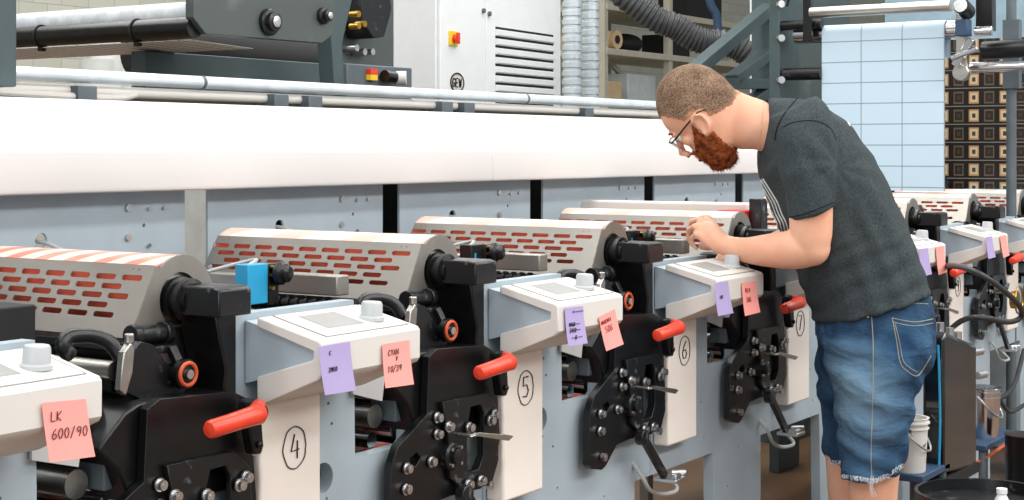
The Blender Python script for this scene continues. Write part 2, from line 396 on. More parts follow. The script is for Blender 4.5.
    B(b, 'wrapped_web', M['plate_roll'])
    ar_ = [math.radians(a) for a in range(128, 8, -6)]; b = MB()
    b.prism([[(hu+.006+.0775*math.cos(a), hz+.0775*math.sin(a)) for a in ar_] + [(hu+.006+.0735*math.cos(a), hz+.0735*math.sin(a)) for a in ar_[::-1]]], 2.006, 2.60, UZ)
    B(b, 'top_web', M['rollweb'])
    b = MB(); b.lathe((hu,2.008,hz),(0,-1,0),[(.074,-.014),(.074,-.002),(.070,0),(.060,.001),(.058,-.002),(.03,-.002),(.02,.002)],n=48)
    B(b, 'cylinder_end_disc', M['steel'])
    b = MB(); b.lathe((hu,2.002,hz),(0,-1,0),[(.040,0),(.040,.008),(.033,.010),(.033,.020),(.038,.021),(.038,.032),(.030,.034),(.030,.042)],n=40)
    B(b, 'bearing_collar', M['black'])
    # lower transfer disc
    b = MB(); b.lathe((hu-.012,2.005,hz-.078),(0,-1,0),[(.060,-.01),(.060,.0),(.05,.002),(.01,.002)],n=48); b.cyl((hu-.012,2.015,hz-.078),(hu-.012,2.62,hz-.078),.055,n=40)
    B(b, 'impression_roller', M['steel'])
    # bearing arm block
    b = MB(); top = hz+.027; bot = hz-.024
    b.prism([[(1.880,bot),(1.880,top-.004),(1.895,top),(1.975,top),(1.975,bot)]], .672, .752, VZ)
    B(b, 'bearing_block', M['worn'], bevel=.004)
    b = MB(); b.prism([[(.700,.98),(.715,1.07),(.700,1.12),(.690,1.165),(.740,1.165),(.740,.98)]], 1.905, 1.995, UZ)
    B(b, 'bearing_stand', M['black'], bevel=.004)
    # --- slotted cover: sloped sheet + fold, staggered slots
    A0 = Vector((.585,1.142)); A1 = Vector((.640,1.250)); Ln = (A1-A0).length; e = (A1-A0)/Ln; nrm = Vector((-e.y, e.x))
    vlo, vhi = 2.0, 2.605
    loops = [[(vlo,0),(vhi,0),(vhi-.015,Ln),(vlo,Ln)]]
    rows = [(.80,0),(.655,.043),(.51,.018),(.365,.061),(.22,.037)]
    for t, o_ in rows:
        for kk in range(9):
            c = vlo + .045 + o_ + kk*.0655
            if c > vhi - .035: continue
            loops.append(rr(c-.025, t*Ln-.0052, c+.025, t*Ln+.0052, .005, 3)[::-1])
    for c in (vlo+.035, vlo+.05, vhi-.04, vhi-.055): loops.append(circ(c, Ln*.93, .002, 8))
    def fn(p, a):
        q = A0 + e*p[1] + nrm*a; return (q.x, p[0], q.y)
    b = MB(); b.prism(loops, 0, -.002, fn)
    # lower lip and curved top strip
    b.prism([[(vlo+.002,-.014),(vhi,-.014),(vhi,0),(vlo,0)]], .004, -.002, fn)
    cov = B(b, 'slotted_cover', M['sheet'], smooth=30)
    # end cap of cover: side sheet at the near end
    arc = [(hu+.006+.078*math.cos(math.radians(a)), hz+.078*math.sin(math.radians(a))) for a in range(130, -1, -10)]
    cap = [(A0.x+.002, A0.y), (A1.x, A1.y-.001)] + arc + [(hu+.05,hz-.02),(hu,hz-.045)]
    hole = circ(hu, hz, .048, 24)
    b = MB(); b.prism([cap, hole], vlo-.001, vlo+.002, UZ)
    B(b, 'end_sheet', M['sheet'], cov, smooth=30)
    # cover tail rivets / toggle at lower near corner
    b = MB(); b.cyl((.585,1.992,1.135),(.650,1.985,1.135),.016,n=20); b.cyl((.575,1.992,1.135),(.590,1.992,1.135),.020,n=20); b.cyl((.640,1.985,1.135),(.655,1.985,1.135),.021,n=20)
    b.box((.590,1.955,1.105),(.650,1.992,1.118))
    B(b, 'cover_clamp', M['worn'], bevel=.002)
    # link arm down to small roller with orange ring
    rc = Lp(186,374,1.925,3)
    b = MB(); b.bar((.632,1.955,1.115),(rc[0],1.932,rc[1]),.016,.014,up=(0,1,0)); b.cyl((rc[0],1.96,rc[1]),(rc[0],1.922,rc[1]),.017)
    B(b, 'link_arm', M['worn'], bevel=.002)
    b = MB(); b.lathe((rc[0],1.922,rc[1]),(0,-1,0),[(.0255,-.012),(.0255,0),(.010,.001)],n=32)
    rg = B(b, 'ring_roller', M['black'])
    b = MB(); R_=.0190
    b.tube([(rc[0]+R_*math.cos(t*PI/16),1.920,rc[1]+R_*math.sin(t*PI/16)) for t in range(32)], .0036, n=8, closed=True)
    B(b, 'orange_ring', M['orange'], rg)
    b = MB(); b.cyl((rc[0],1.923,rc[1]),(rc[0],1.914,rc[1]),.008); B(b, 'ring_hub', M['bolt'], rg)
    # doctor-blade chamber: triangular black bracket + greasy silver arm
    tri = [Lp(x,y,1.93,3) for x,y in ((128,392),(132,360),(147,342),(160,345),(172,362),(196,385),(190,395),(150,402))]
    b = MB(); b.prism([tri], 1.945, 1.960, UZ); B(b, 'chamber_bracket', M['worn'], bevel=.002)
    a_ = [Lp(x,y,1.92,3) for x,y in ((118,390),(122,352),(129,342),(133,348),(131,372),(124,396))]
    b = MB(); b.prism([a_], 1.915, 1.929, UZ); c_ = Lp(130,341,1.92,3); b.cyl((c_[0],1.922,c_[1]-.004),(c_[0],1.922,c_[1]+.012),.008)
    B(b, 'silver_arm', M['steel'], bevel=.002)
    # curved dark handle, running across
    hh = [P(70,356,2.0), P(63,346,2.0), P(70,337,2.0), P(92,336,1.99), P(110,343,1.975), P(121,358,1.96)]
    b = MB(); b.tube([(p.x-U0(3), p.y, p.z) for p in hh], .013, n=12, smooth=6)
    hn = B(b, 'curved_handle', M['worn'])
    # beams and rollers below the cover
    for (uu, zz, w_, h_, m) in ((.60,1.115,.05,.018,'black'),(.545,1.07,.03,.05,'blackmatt'),(.50,1.045,.012,.012,'cream'),(.58,1.02,.05,.04,'blackmatt')):
        b = MB(); b.box((uu-w_/2,1.99,zz-h_/2),(uu+w_/2,2.64,zz+h_/2)); B(b, 'cross_beam', M[m], bevel=.003)
    b = MB(); b.cyl((.52,1.97,1.085),(.52,2.64,1.085),.016); B(b, 'roller', M['steel'])
    b = MB(); b.cyl((.47,1.97,1.02),(.47,2.64,1.02),.024); B(b, 'roller', M['black'])
    # --- inspection head + rail (belongs just right of the console, behind it)
    vr = 2.04; q0 = Lp(337,276,vr,4); q1 = Lp(348,295,vr,4); xr = q0[0]
    b = MB(); b.box((q0[0],vr,q1[1]),(q1[0]+.004,2.24,q0[1])); B(b, 'rail_end_box', M['sheet'], bevel=.003)
    b = MB(); b.box((q0[0]+.004,2.2,q1[1]+.006),(q1[0],2.70,q0[1]-.008)); B(b, 'cross_rail', M['steel'], bevel=.003)
    b = MB(); zz = q1[1]-.022; b.cyl((xr+.01,vr+.02,zz),(xr+.01,2.70,zz),.014)
    for i in range(26): b.cyl((xr+.01,vr+.03+i*.024,zz),(xr+.01,vr+.038+i*.024,zz),.018,n=16)
    B(b, 'ribbed_roller', M['black'])
    b = MB(); b.box((xr-.03,vr+.01,zz-.05),(xr+.04,2.70,zz-.028)); B(b, 'cross_beam', M['black'], bevel=.003)
    vi = 2.12; a = Lp(268,264,vi,4); c = Lp(279,304,vi,4)
    b = MB(); b.box((a[0],vi,c[1]),(c[0],vi+.04,a[1])); kk = Lp(287,274,vi-.03,4)
    b.lathe((kk[0],vi-.0,kk[1]),(.25,-1,.05),[(.012,0),(.024,.004),(.024,.016),(.019,.018),(.019,.028),(.012,.034),(.001,.035)],n=12); b.box((a[0],vi+.02,kk[1]-.012),(kk[0]+.03,vi+.04,kk[1]+.012))
    ih = B(b, 'sensor_head', M['black'], bevel=.002)
    for (x, y) in ((271,267),(271,275),(277,281),(270,288)):
        f_ = Lp(x,y,vi,4); b = MB(); b.cyl((f_[0],vi,f_[1]),(f_[0],vi-.01,f_[1]),.004,n=10); B(b, 'sensor_fitting', M['brass'], ih)
    f_ = Lp(256,266,vi,4); g_ = Lp(240,262,2.2,4); b = MB(); b.tube([(f_[0],vi+.02,f_[1]),(g_[0]+.02,vi+.06,g_[1]+.004),(g_[0]-.03,vi+.14,g_[1]-.02),(g_[0]-.05,vi+.2,g_[1]-.04)],.004,smooth=5,n=8); B(b, 'air_hose', M['greyhose'])
    # drive-side plate
    outer = [(-.03,.9),(.663,.9),(.663,1.42),(-.03,1.42)]
    hq = Lp(279.5,226,2.72,5); hl = [circ(hq[0],hq[1],.0165,16), circ(hq[0]+.30,hq[1]+.02,.005,10)]
    b = MB(); b.prism([outer]+hl, 2.72, 2.727, UZ)
    B(b, 'drive_side_plate', M['grey'])
    for (x, y, rr_) in ((341,199,.0085),(341,224,.0085),(356,200,.005),(367,199,.005),(356,231,.005)):
        a_, z_ = Lp(x, y, 2.72, 5); b = MB(); b.cyl((a_,2.72,z_),(a_,2.714,z_),rr_,n=12); B(b, 'plate_screw', M['bolt'])
    b = MB(); hpts=[(hq[0],2.76,hq[1]),(hq[0],2.70,hq[1]-.006),(hq[0]+.02,2.68,hq[1]-.02),(hq[0]+.06,2.66,hq[1]-.04),(hq[0]+.09,2.65,hq[1]-.07)]
    b.tube(hpts,.005,n=8,smooth=4); B(b, 'air_hose', M['greyhose'])
    # dark body inside the frames
    b = MB(); b.box((.02,2.15,.58),(.70,2.715,.93)); b.box((.53,2.05,.88),(.75,2.7,1.0)); b.box((.69,2.02,.60),(.755,2.70,1.12))
    B(b, 'inner_body', M['blackmatt'], bevel=.004)
    b = MB(); b.box((.0,1.954,.90),(.325,2.15,1.03)); b.box((.02,1.97,1.03),(.33,2.12,1.10))
    B(b, 'gearbox', M['greydk'], bevel=.004)
    return r
mat_guard = mat('pale_grey_sheet', (196, 198, 198), .4, .2, var=.04)

def kids(o): return [c for c in bpy.data.objects if c.parent == o]
def copy_tree(o, parent=None):
    c = o.copy(); COL.objects.link(c)
    if parent is not None: c.parent = parent
    for ch in kids(o): copy_tree(ch, c)
    return c
UN = {}
proto = make_unit()
for n in range(3, 11):
    r = proto if n == 3 else copy_tree(proto)
    UN[n] = r
for n, r in UN.items():
    r.location = (U0(n), V0, 0)
lab = {3: 'nearest printing unit at the left edge, white console with one pink LK note', 4: 'grey and black printing unit whose cream column is numbered 4',
       5: 'grey and black printing unit whose cream column is numbered 5', 6: 'printing unit numbered 6, its console under the man\'s forearm',
       7: 'printing unit numbered 7, mostly hidden behind the man', 8: 'printing unit with console just right of the man\'s back, under the hanging white web',
       9: 'printing unit at right whose white console stands left of the grey post', 10: 'farthest printing unit, its console cut off by the right edge of the photo'}
for n, r in UN.items(): tag(r, lab[n], 'printing machine', 'printing units in a row')
def child(mb, name, m, n, **k): return mb.build(name, m, UN[n], off=(U0(n), V0, 0), **k)
for c_ in [k_ for k_ in kids(UN[3]) if k_.name.split('.')[0] in ('rail_end_box','cross_rail','ribbed_roller','sensor_head')]:
    for g_ in kids(c_): bpy.data.objects.remove(g_)
    bpy.data.objects.remove(c_)
a = P(0,308,2.06); c = P(36,346,2.06); b = MB(); b.box((a.x-.1,2.06,c.z),(c.x,2.14,a.z)); child(b, 'dark_block', M['blackmatt'], 3, bevel=.003)
a = P(0,350,2.15); c = P(60,372,2.15)
M['paleroll'] = striped('pale_roll', (238, 222, 216), (232, 190, 176), 3, 'DIAGONAL', .35, .6)
for n in range(4, 11):
    for k_ in kids(UN[n]):
        if k_.name.startswith('top_web'):
            if 'pale_me' not in globals(): pale_me = k_.data.copy(); pale_me.materials[0] = M['paleroll']
            k_.data = pale_me
# numbers in circles on the columns
def number(n):
    c = Vector((U0(n)+.088, 1.8745, .915 if n == 4 else .925)); b = MB()
    hh = .044
    b.tube([(c.x+.031*math.cos(t*PI/20)-.001*math.sin(t), c.y, c.z+.038*math.sin(t*PI/20)) for t in range(40)], .0011, n=5, closed=True)
    txt = str(n); write(b, txt, (c.x-.013, c.y, c.z-hh/2+.002), (1,0,0), (0,0,1), hh, w=.0014, slant=.02)
    child(b, 'unit_number', M['ink'], n)
for n in range(4, 10): number(n)
# blue sensor on unit 4 only has a cyan housing; the others carry a small strip of it
vi = 2.12
def uz(x, y): return P(x, y, vi)
a = uz(248,265); c = uz(268,303); b = MB(); b.box((a.x,vi,c.z),(c.x,vi+.035,a.z)); o = child(b, 'blue_sensor_housing', M['blue'], 4, bevel=.002); o['label'] = 'bright cyan blue housing'
w_ = c.x - a.x; da = a.x - U0(4)
for n in (5, 6, 8, 9):
    b = MB(); b.box((U0(n)+da,vi,c.z),(U0(n)+da+w_,vi+.035,a.z)); child(b, 'sensor_housing', M['black'], n, bevel=.002)
    b = MB(); b.box((U0(n)+da+.012,vi-.002,c.z+.01),(U0(n)+da+.017,vi+.003,a.z-.02)); child(b, 'blue_strip', M['blue'], n)

# sticky notes on the consoles
M['pink'] = mat('pink_paper', (250, 164, 156), .8, var=.02, spec=.2)
M['purple'] = mat('lilac_paper', (176, 162, 208), .8, var=.02, spec=.2)
def note(n, q, color, lines, label, name='sticky_note', ink='ink', strike=False):
    pts = [P(x, y, 1.7335) for x, y in q]     # tl, tr, br, bl
    tl, tr, br, bl = pts
    mb = MB(); k = 8; vs = []
    for i in range(k + 1):
        t = i / k; a = tl.lerp(bl, t); c = tr.lerp(br, t); lift = -.006 * t * t
        vs += [a + Vector((0, lift, 0)), c + Vector((0, lift - .001*t, 0))]
    vs2 = [Vector(p) + Vector((0, .0006, 0)) for p in vs]
    fs = [(2*i, 2*i+1, 2*i+3, 2*i+2) for i in range(k)]; m_ = len(vs)
    fs += [tuple(m_ + j for j in reversed(f)) for f in fs[:k]]
    ring = [2*i for i in range(k+1)] + [2*i+1 for i in range(k, -1, -1)]
    fs += [(ring[i], ring[(i+1) % len(ring)], m_ + ring[(i+1) % len(ring)], m_ + ring[i]) for i in range(len(ring))]
    mb.add(vs + vs2, fs)
    o = mb.build(name, M[color], off=tl); o.location = tl
    tag(o, label, 'sticky note', 'sticky notes on the consoles')
    ex = (tr - tl).normalized(); ey = (tl - bl).normalized(); W = (tr - tl).length; Hh = (tl - bl).length
    b = MB()
    for (txt, fx, fy, h) in lines:
        org = tl + ex * W * fx - ey * Hh * fy + Vector((0, -.0012 - .006 * fy * fy, 0))
        write(b, txt, org, ex, ey, h * Hh, w=.0007, slant=.15, adv=.78)
        if strike: b.tube([org + ey*h*Hh*.5, org + ey*h*Hh*.55 + ex*W*.6], .0006, n=4)
    if lines: b.build('handwriting', M[ink], o, off=tl)
note(3, [(42,403),(86,399),(92,456),(47,462)], 'pink', [('LK', .15, .32, .16), ('600/90', .12, .62, .17)], 'pink note reading LK 600/90 on the nearest console')
note(4, [(318.5,347),(350,341.5),(353,390),(322.5,395)], 'purple', [('C', .3, .2, .08), ('ZMSO', .22, .55, .09)], 'lilac note on the console of unit 4')
note(4, [(382.5,344.5),(409.5,340),(411,384),(383,388)], 'pink', [('CYAN', .18, .28, .13), ('V', .45, .42, .1), ('10/39', .12, .66, .14)], 'pink note reading Cyan on the console of unit 4')
note(5, [(565,308),(583,306),(585,343),(566,346)], 'purple', [('I', .4, .16, .07), ('MAGO', .15, .5, .1), ('ZASO', .15, .66, .11), ('220', .2, .86, .12)], 'lilac note with crossed out writing on the console of unit 5', strike=True)
note(5, [(599,317),(615,309),(621,344),(604,351)], 'pink', [('MAGENTA', .05, .25, .10), ('506', .2, .52, .18)], 'tilted pink note on the console of unit 5', ink='inkred')
note(6, [(715,283),(728,281),(731,313),(716,316)], 'purple', [('ISO', .25, .5, .1)], 'lilac note on the console under the man\'s forearm')
note(6, [(742,283),(756,281),(758,312),(743,316)], 'pink', [('YELO', .15, .3, .12), ('506', .2, .6, .15)], 'pink note on the console under the man\'s forearm', ink='inkred')
note(8, [(919,249),(928,248),(930,274),(920,277)], 'purple', [], 'lilac note on the console just behind the man\'s back')
note(8, [(936,247),(944,246),(945,272),(937,275)], 'pink', [], 'pink note on the console just behind the man\'s back')
note(9, [(986,237),(992,236),(994,257),(987,259)], 'purple', [], 'lilac note on the console left of the grey post')
note(9, [(1000,236),(1006,235),(1008,255),(1002,258)], 'pink', [], 'pink note on the console left of the grey post')

# ================================================================ LONG COVER PANEL, PIPES
ua, ub = 1.2, 6.25
b = MB()
prof = [(2.645,1.356),(2.640,1.366),(2.640,1.448),(2.665,1.452),(2.700,1.556),(2.708,1.562),(2.84,1.562),(2.84,1.552),(2.712,1.552),(2.680,1.45),(2.655,1.440),(2.655,1.356)]
us = P(493,150,2.64).x
for (a, c) in ((ua, us), (us+.0012, ub)):
    b.prism([prof], a, c, VZ)
r = empty('machine_cover', (3.7, 2.7, 1.35), 'long cream white folded cover panel running along the back of the press', 'cover panel')
b.build('cover_panel', M['shroud'], r, off=(3.7,2.7,1.35), bevel=.004, seg=3)
b = MB()
for uu in (1.6, 3.1, 4.6, 6.0): b.box((uu,2.72,1.40),(uu+.04,2.76,1.552))
b.build('mounting_bracket', M['greydk'], r, off=(3.7,2.7,1.35))
def solo(mb, name, m, label, cat, loc, group=None, kind=None, **k):
    o = mb.build(name, m, off=loc, **k); o.location = loc; return tag(o, label, cat, group, kind)
zt = 1.628
r = empty('guide_pipe', (3, 2.95, 1.55), 'long pale metal pipe above the cover panel with dark brackets', 'pipe')
O3 = (3, 2.95, 1.55)
b = MB(); b.cyl((1.2,2.95,zt),(5.62,2.95,zt),.0165,n=24); b.build('pipe', M['duct'], r, off=O3)
b = MB(); b.cyl((1.2,2.97,zt-.034),(5.62,2.97,zt-.034),.014,n=20); b.build('lower_pipe', M['white'], r, off=O3)
b = MB(); b.cyl((3.02,2.95,zt),(3.03,2.95,zt),.018); b.cyl((4.6,2.95,zt),(4.61,2.95,zt),.018); b.build('pipe_joint', M['greydk'], r, off=O3)
for x in (88, 282, 316, 448, 470, 590):
    p = P(x, 95, 2.93); b = MB(); b.box((p.x-.03, 2.93, 1.53), (p.x+.03, 3.0, 1.605)); b.build('pipe_bracket', M['greydk'], r, off=O3, bevel=.003)
b = MB(); b.box((1.2,3.0,1.50),(5.75,3.04,1.585)); [b.box((q_,3.0,0),(q_+.04,3.04,1.5)) for q_ in (1.3,2.88,4.4,5.6)]; b.build('support_beam', mat('olive_grey', (122,122,108), .6), r, off=O3)
p = P(101, 98, 2.9)
b = MB(); b.tube([(2.3,2.965,1.585),(2.5,2.95,1.580),(2.72,2.95,1.578),(2.8,2.96,1.59)], .010, smooth=5); b.build('loose_hose', M['white'], r, off=O3)
# red strip and pale rail behind hand (drive-side cover of unit 6)
r = empty('cross_web_guide', (4.45,2.3,1.15), 'cream covered web guide bar with a red box beside the man\'s hand', 'web guide')
O4 = (4.45, 2.3, 1.15)
b = MB(); q0 = P(757,207,2.05); q1 = Pu(590,203,q0.x)
b.box((q0.x-.05,2.06,q0.z-.035),(q0.x+.02,2.66,q0.z+.012)); b.build('guide_cover', M['white'], r, off=O4, bevel=.006)
q = P(745,222,2.04); b = MB(); b.box((q.x-.03,2.03,q.z-.05),(q.x+.07,2.12,q.z+.035)); b.build('red_box', M['redpaint'], r, off=O4, bevel=.003)
q = P(762,210,2.0); b = MB(); b.box((q.x-.03,1.99,q.z-.06),(q.x+.02,2.03,q.z+.035)); b.build('end_plate', M['worn'], r, off=O4, bevel=.002)

# ================================================================ OVERHEAD REWIND FRAME (top left)
vp = 3.15
r = empty('overhead_roller_frame', (2.9, vp, 1.8), 'dark steel side plate with two bolt ends carrying rollers, top left', 'roller frame')
O5 = (2.9, vp, 1.8)
def up_(x, y, v=vp): p = P(x, y, v); return (p.x, p.z)
b = MB(); pts = [up_(x,y) for x,y in ((193,-120),(193,17),(206,34),(322,43),(335,33),(336,-120))]
b.prism([pts], vp, vp+.03, UZ); b.build('side_plate', M['darkplate'], r, off=O5, bevel=.002)
for (x, y, rad) in ((268,22,.040),(322,16,.026)):
    p = P(x, y, vp); b = MB(); b.lathe((p.x, vp, p.z), (0,-1,0), [(rad,0),(rad,.012),(rad*.9,.016),(rad*.72,.017),(rad*.70,.03),(rad*.45,.032),(rad*.40,.028)], n=28)
    bo = b.build('shaft_end', M['worn'], r, off=O5); b = MB(); b.lathe((p.x,vp-.03,p.z),(0,-1,0),[(rad*.42,0),(rad*.42,.006),(rad*.2,.007)],n=20); b.build('shaft_screw', M['bolt'], bo, off=O5)
# rollers run away to the left
zc = P(200, 27, vp).z; uc = P(200, 27, vp).x
b = MB(); b.cyl((uc,vp+.02,zc),(uc,4.9,zc-.0),.031,n=32)
ro = b.build('dark_roller', M['black'], r, off=O5)
for x in (42, 138):
    t = Pu(x, 32, uc); b = MB(); b.tube([(uc+.0325*math.cos(k*PI/12), t.y, zc+.0325*math.sin(k*PI/12)) for k in range(24)], .0035, n=6, closed=True); b.box((uc-.01,t.y-.008,zc-.045),(uc+.008,t.y+.008,zc-.03)); b.build('cable_tie', M['blackmatt'], ro, off=O5)
b = MB(); b.cyl((uc+.06,vp+.02,zc+.045),(uc+.06,4.6,zc+.045),.036,n=32); b.cyl((uc+.06,4.6,zc+.045),(uc+.06,4.64,zc+.045),.040,n=32)
b.build('paper_covered_roller', mat('paper_white', (226,228,230), .5, col2=(200,206,212), cscale=30), r, off=O5)
# ruled web passing below: thin sheet
pa = P(325, 43, vp)
b = MB(); b.add([(uc-.005,vp+.03,zc-.034),(uc-.005,4.9,zc-.034),(uc+.25,4.9,zc-.045),(uc+.25,vp+.03,zc-.045),(uc-.005,vp+.03,zc-.0355),(uc-.005,4.9,zc-.0355),(uc+.25,4.9,zc-.0465),(uc+.25,vp+.03,zc-.0465)],[(0,1,2,3),(7,6,5,4),(0,4,5,1),(1,5,6,2),(2,6,7,3),(3,7,4,0)])
b.build('web_strip', striped('ruled_paper',(236,236,234),(150,156,160),6,'Y',.5,.9), r, off=O5)
# near post hanging at far left
p = P(17, 87, 2.8)
b = MB(); b.box((p.x-.12,2.80,p.z),(p.x,2.88,2.1)); solo(b, 'hanging_post', M['darkgreen'], 'dark grey square post hanging down at the top left corner', 'post', (p.x, 2.84, p.z), bevel=.004)
# dark bar and drum below plate
b = MB(); q0 = up_(150,64,3.5); q1 = up_(335,70,3.5); b.box((q0[0]-.02,3.5,1.60),(q1[0],3.56,q1[1]+.02)); b.build('lower_bar', M['darkgreen'], r, off=O5, bevel=.003)
b = MB(); q0 = up_(152,56,3.6); b.cyl((q0[0]+.1,3.75,1.77),(q0[0]+.95,3.75,1.77),.10,n=32); b.build('dark_drum', M['blackmatt'], r, off=O5)
q = [(325,0),(331,40),(334,86),(345,90),(342,45),(352,0),(352,-100),(325,-100)]
b = MB(); b.prism([[up_(x,y,3.3) for x,y in q]], 3.3, 3.36, UZ); b.build('frame_strut', M['darkgreen'], r, off=O5, bevel=.003)
# dark machine head with valve
r = empty('slitter_head', (3.9,3.7,1.6), 'dark greenish machine head with valve and fittings left of the white cabinet', 'machine')
O6 = (3.9,3.7,1.6)
a = P(338,95,3.8); c = P(394,-80,3.8)
b = MB(); b.box((a.x,3.8,0),(c.x,4.2,c.z)); b.build('head_body', M['darkplate'], r, off=O6, bevel=.004)
p = P(368,18,3.72); b = MB(); b.prism([[(p.x-.10,p.z+.12),(p.x-.09,p.z-.02),(p.x-.02,p.z-.08),(p.x+.05,p.z-.07),(p.x+.10,p.z+.04),(p.x+.07,p.z+.14)]], 3.68, 3.8, UZ); b.build('valve_block', M['worn'], r, off=O6, bevel=.006)
for (x,y) in ((357,14),(357,26),(363,24)):
    p = P(x,y,3.67); b = MB(); b.cyl((p.x,3.66,p.z),(p.x,3.70,p.z),.012); b.build('valve_fitting', M['brass'], r, off=O6)
for (x,y) in ((353,48),(361,52),(369,52)):
    p = P(x,y,3.76); b = MB(); b.cyl((p.x,3.74,p.z),(p.x,3.80,p.z),.013); b.build('fitting', M['bolt'], r, off=O6)
b = MB(); a = P(347,86,3.5); c = P(412,68,3.5); b.box((a.x,3.5,a.z-.05),(c.x,3.62,c.z)); b.build('control_box', M['greydk'], r, off=O6, bevel=.004)
p = P(372,73,3.49); b = MB(); b.box((p.x-.02,3.48,p.z-.005),(p.x+.02,3.5,p.z+.014)); b.build('red_button', M['red'], r, off=O6)
b = MB(); b.box((p.x-.02,3.48,p.z-.026),(p.x+.02,3.5,p.z-.006)); b.build('yellow_button', M['yellow'], r, off=O6)
p = P(404,78,3.45); b = MB(); b.cyl((p.x-.09,3.47,p.z+.004),(p.x-.0,3.47,p.z),.022); b.build('knob_shaft', M['black'], r, off=O6); b = MB(); b.cyl((p.x-.02,3.47,p.z),(p.x+.0,3.44,p.z),.025,n=28); b.build('white_knob', M['white'], r, off=O6)

# ================================================================ CABINET
ang = math.radians(-5.5); c0 = P(436, 95, 4.3); W = P(563,95,4.3).x - c0.x
W = 1.30
cabr = empty('electrical_cabinet', (c0.x, c0.y, 0), 'tall white electrical cabinet with louvres, yellow isolator switch and oval logo', 'cabinet'); 
cabr.rotation_euler = (0, 0, -ang * 1)
def cb(mb, name, m, par=None, **k): return mb.build(name, m, par or cabr, **k)
b = MB(); b.box((0,0,.1),(W,.6,2.5)); body = cb(b, 'cabinet_body', M['cab'], bevel=.004)
b = MB(); b.box((.03,.03,0),(W-.03,.57,.1)); cb(b, 'plinth', M['greydk'])
xs = .45
b = MB(); b.box((.008,-.018,.12),(xs-.004,-.0,2.48)); d1 = cb(b, 'door', M['cab'], bevel=.003)
b = MB(); b.box((xs+.004,-.018,.12),(W-.008,-.0,2.48)); d2 = cb(b, 'door', M['cab'], bevel=.003)
b = MB()
for i in range(18):
    z = 1.36 + (i-2)*.046; b.prism([[(-.019,z),(-.030,z-.004),(-.030,z-.028),(-.019,z-.034)]], xs+.10, W-.10, VZ)
cb(b, 'louvre_panel', M['cab'], d2)
b = MB()
for i in range(18):
    z = 1.36 + (i-2)*.046; b.box((xs+.10,-.0195,z+.0),(W-.10,-.0165,z+.012))
cb(b, 'louvre_gap', M['blackmatt'], d2)
zs = 1.45 + (150-38)*7.4/1575
b = MB(); b.box((.085,-.026,zs-.035),(.165,-.018,zs+.035)); sw = cb(b, 'isolator_plate', M['yellow'], d1, bevel=.002)
b = MB(); b.cyl((.125,-.026,zs),(.125,-.045,zs),.020); b.box((.117,-.055,zs-.026),(.133,-.04,zs+.026)); cb(b, 'rotary_switch', M['red'], sw if False else d1, bevel=.002)
zl = 1.45 + (150-83)*7.5/1575
b = MB(); b.tube([(.165+.062*math.cos(t*PI/20),-.0195,zl+.044*math.sin(t*PI/20)) for t in range(40)], .0045, n=6, closed=True); cb(b, 'oval_logo_ring', M['ink'], d1)
b = MB(); b.prism([[(.165+.058*math.cos(t*PI/20), zl+.040*math.sin(t*PI/20)) for t in range(40)]], -.0195, -.018, UZ); cb(b, 'logo_disc', M['white'], d1)
b = MB(); write(b, 'GEW', (.118,-.0205,zl-.02), (1,0,0), (0,0,1), .040, w=.004, slant=0, adv=.78); cb(b, 'logo_letters', M['ink'], d1)
b = MB(); b.cyl((xs-.03,-.018,2.13),(xs-.03,-.03,2.13),.012); cb(b, 'door_lock', M['greydk'], d1)
b = MB(); b.cyl((xs+.03,-.018,2.12),(xs+.03,-.03,2.12),.012); cb(b, 'door_lock', M['greydk'], d2)

# ================================================================ DUCTS, RACK, BACK WALL
M['wall'] = bpy.data.materials.new('painted_block'); m = M['wall']; m.use_nodes = True; nt = m.node_tree; N = nt.nodes; L = nt.links
br = N.new('ShaderNodeTexBrick'); br.inputs['Color1'].default_value = lin((190,190,178)); br.inputs['Color2'].default_value = lin((182,183,171)); br.inputs['Mortar'].default_value = lin((160,160,150)); br.inputs['Scale'].default_value = 2.2; br.inputs['Mortar Size'].default_value = .008
tc = N.new('ShaderNodeTexCoord'); mp = N.new('ShaderNodeMapping'); mp.inputs['Rotation'].default_value = (PI/2, 0, 0); L.new(tc.outputs['Object'], mp.inputs['Vector']); L.new(mp.outputs['Vector'], br.inputs['Vector']); L.new(br.outputs['Color'], N['Principled BSDF'].inputs['Base Color']); N['Principled BSDF'].inputs['Roughness'].default_value = .8
b = MB(); b.box((-2,8.0,0),(24,8.2,5)); o = b.build('wall_back', M['wall']); o['kind'] = 'structure'
b = MB(); b.box((24,-4,0),(24.2,8.2,5)); o = b.build('wall_right', M['wall']); o['kind'] = 'structure'
b = MB(); b.box((-4,-4,-.1),(24.2,8.2,0)); o = b.build('floor', M['floor']); o['kind'] = 'structure'
for i, (x, w, lb) in enumerate(((572, .065, 'pale ribbed vertical duct beside the white cabinet'), (590, .062, 'pale ribbed vertical duct nearest the storage rack'))):
    p = P(x, 50, 5.2); b = MB(); prof = []
    for k in range(60): prof += [(w, k*.055), (w, k*.055+.03), (w-.008, k*.055+.036), (w-.008, k*.055+.049)]
    b.lathe((p.x,p.y,0),(0,0,1),prof,n=24); solo(b, 'ventilation_duct', M['duct'], lb, 'duct', (p.x,p.y,0), 'pale ventilation ducts')
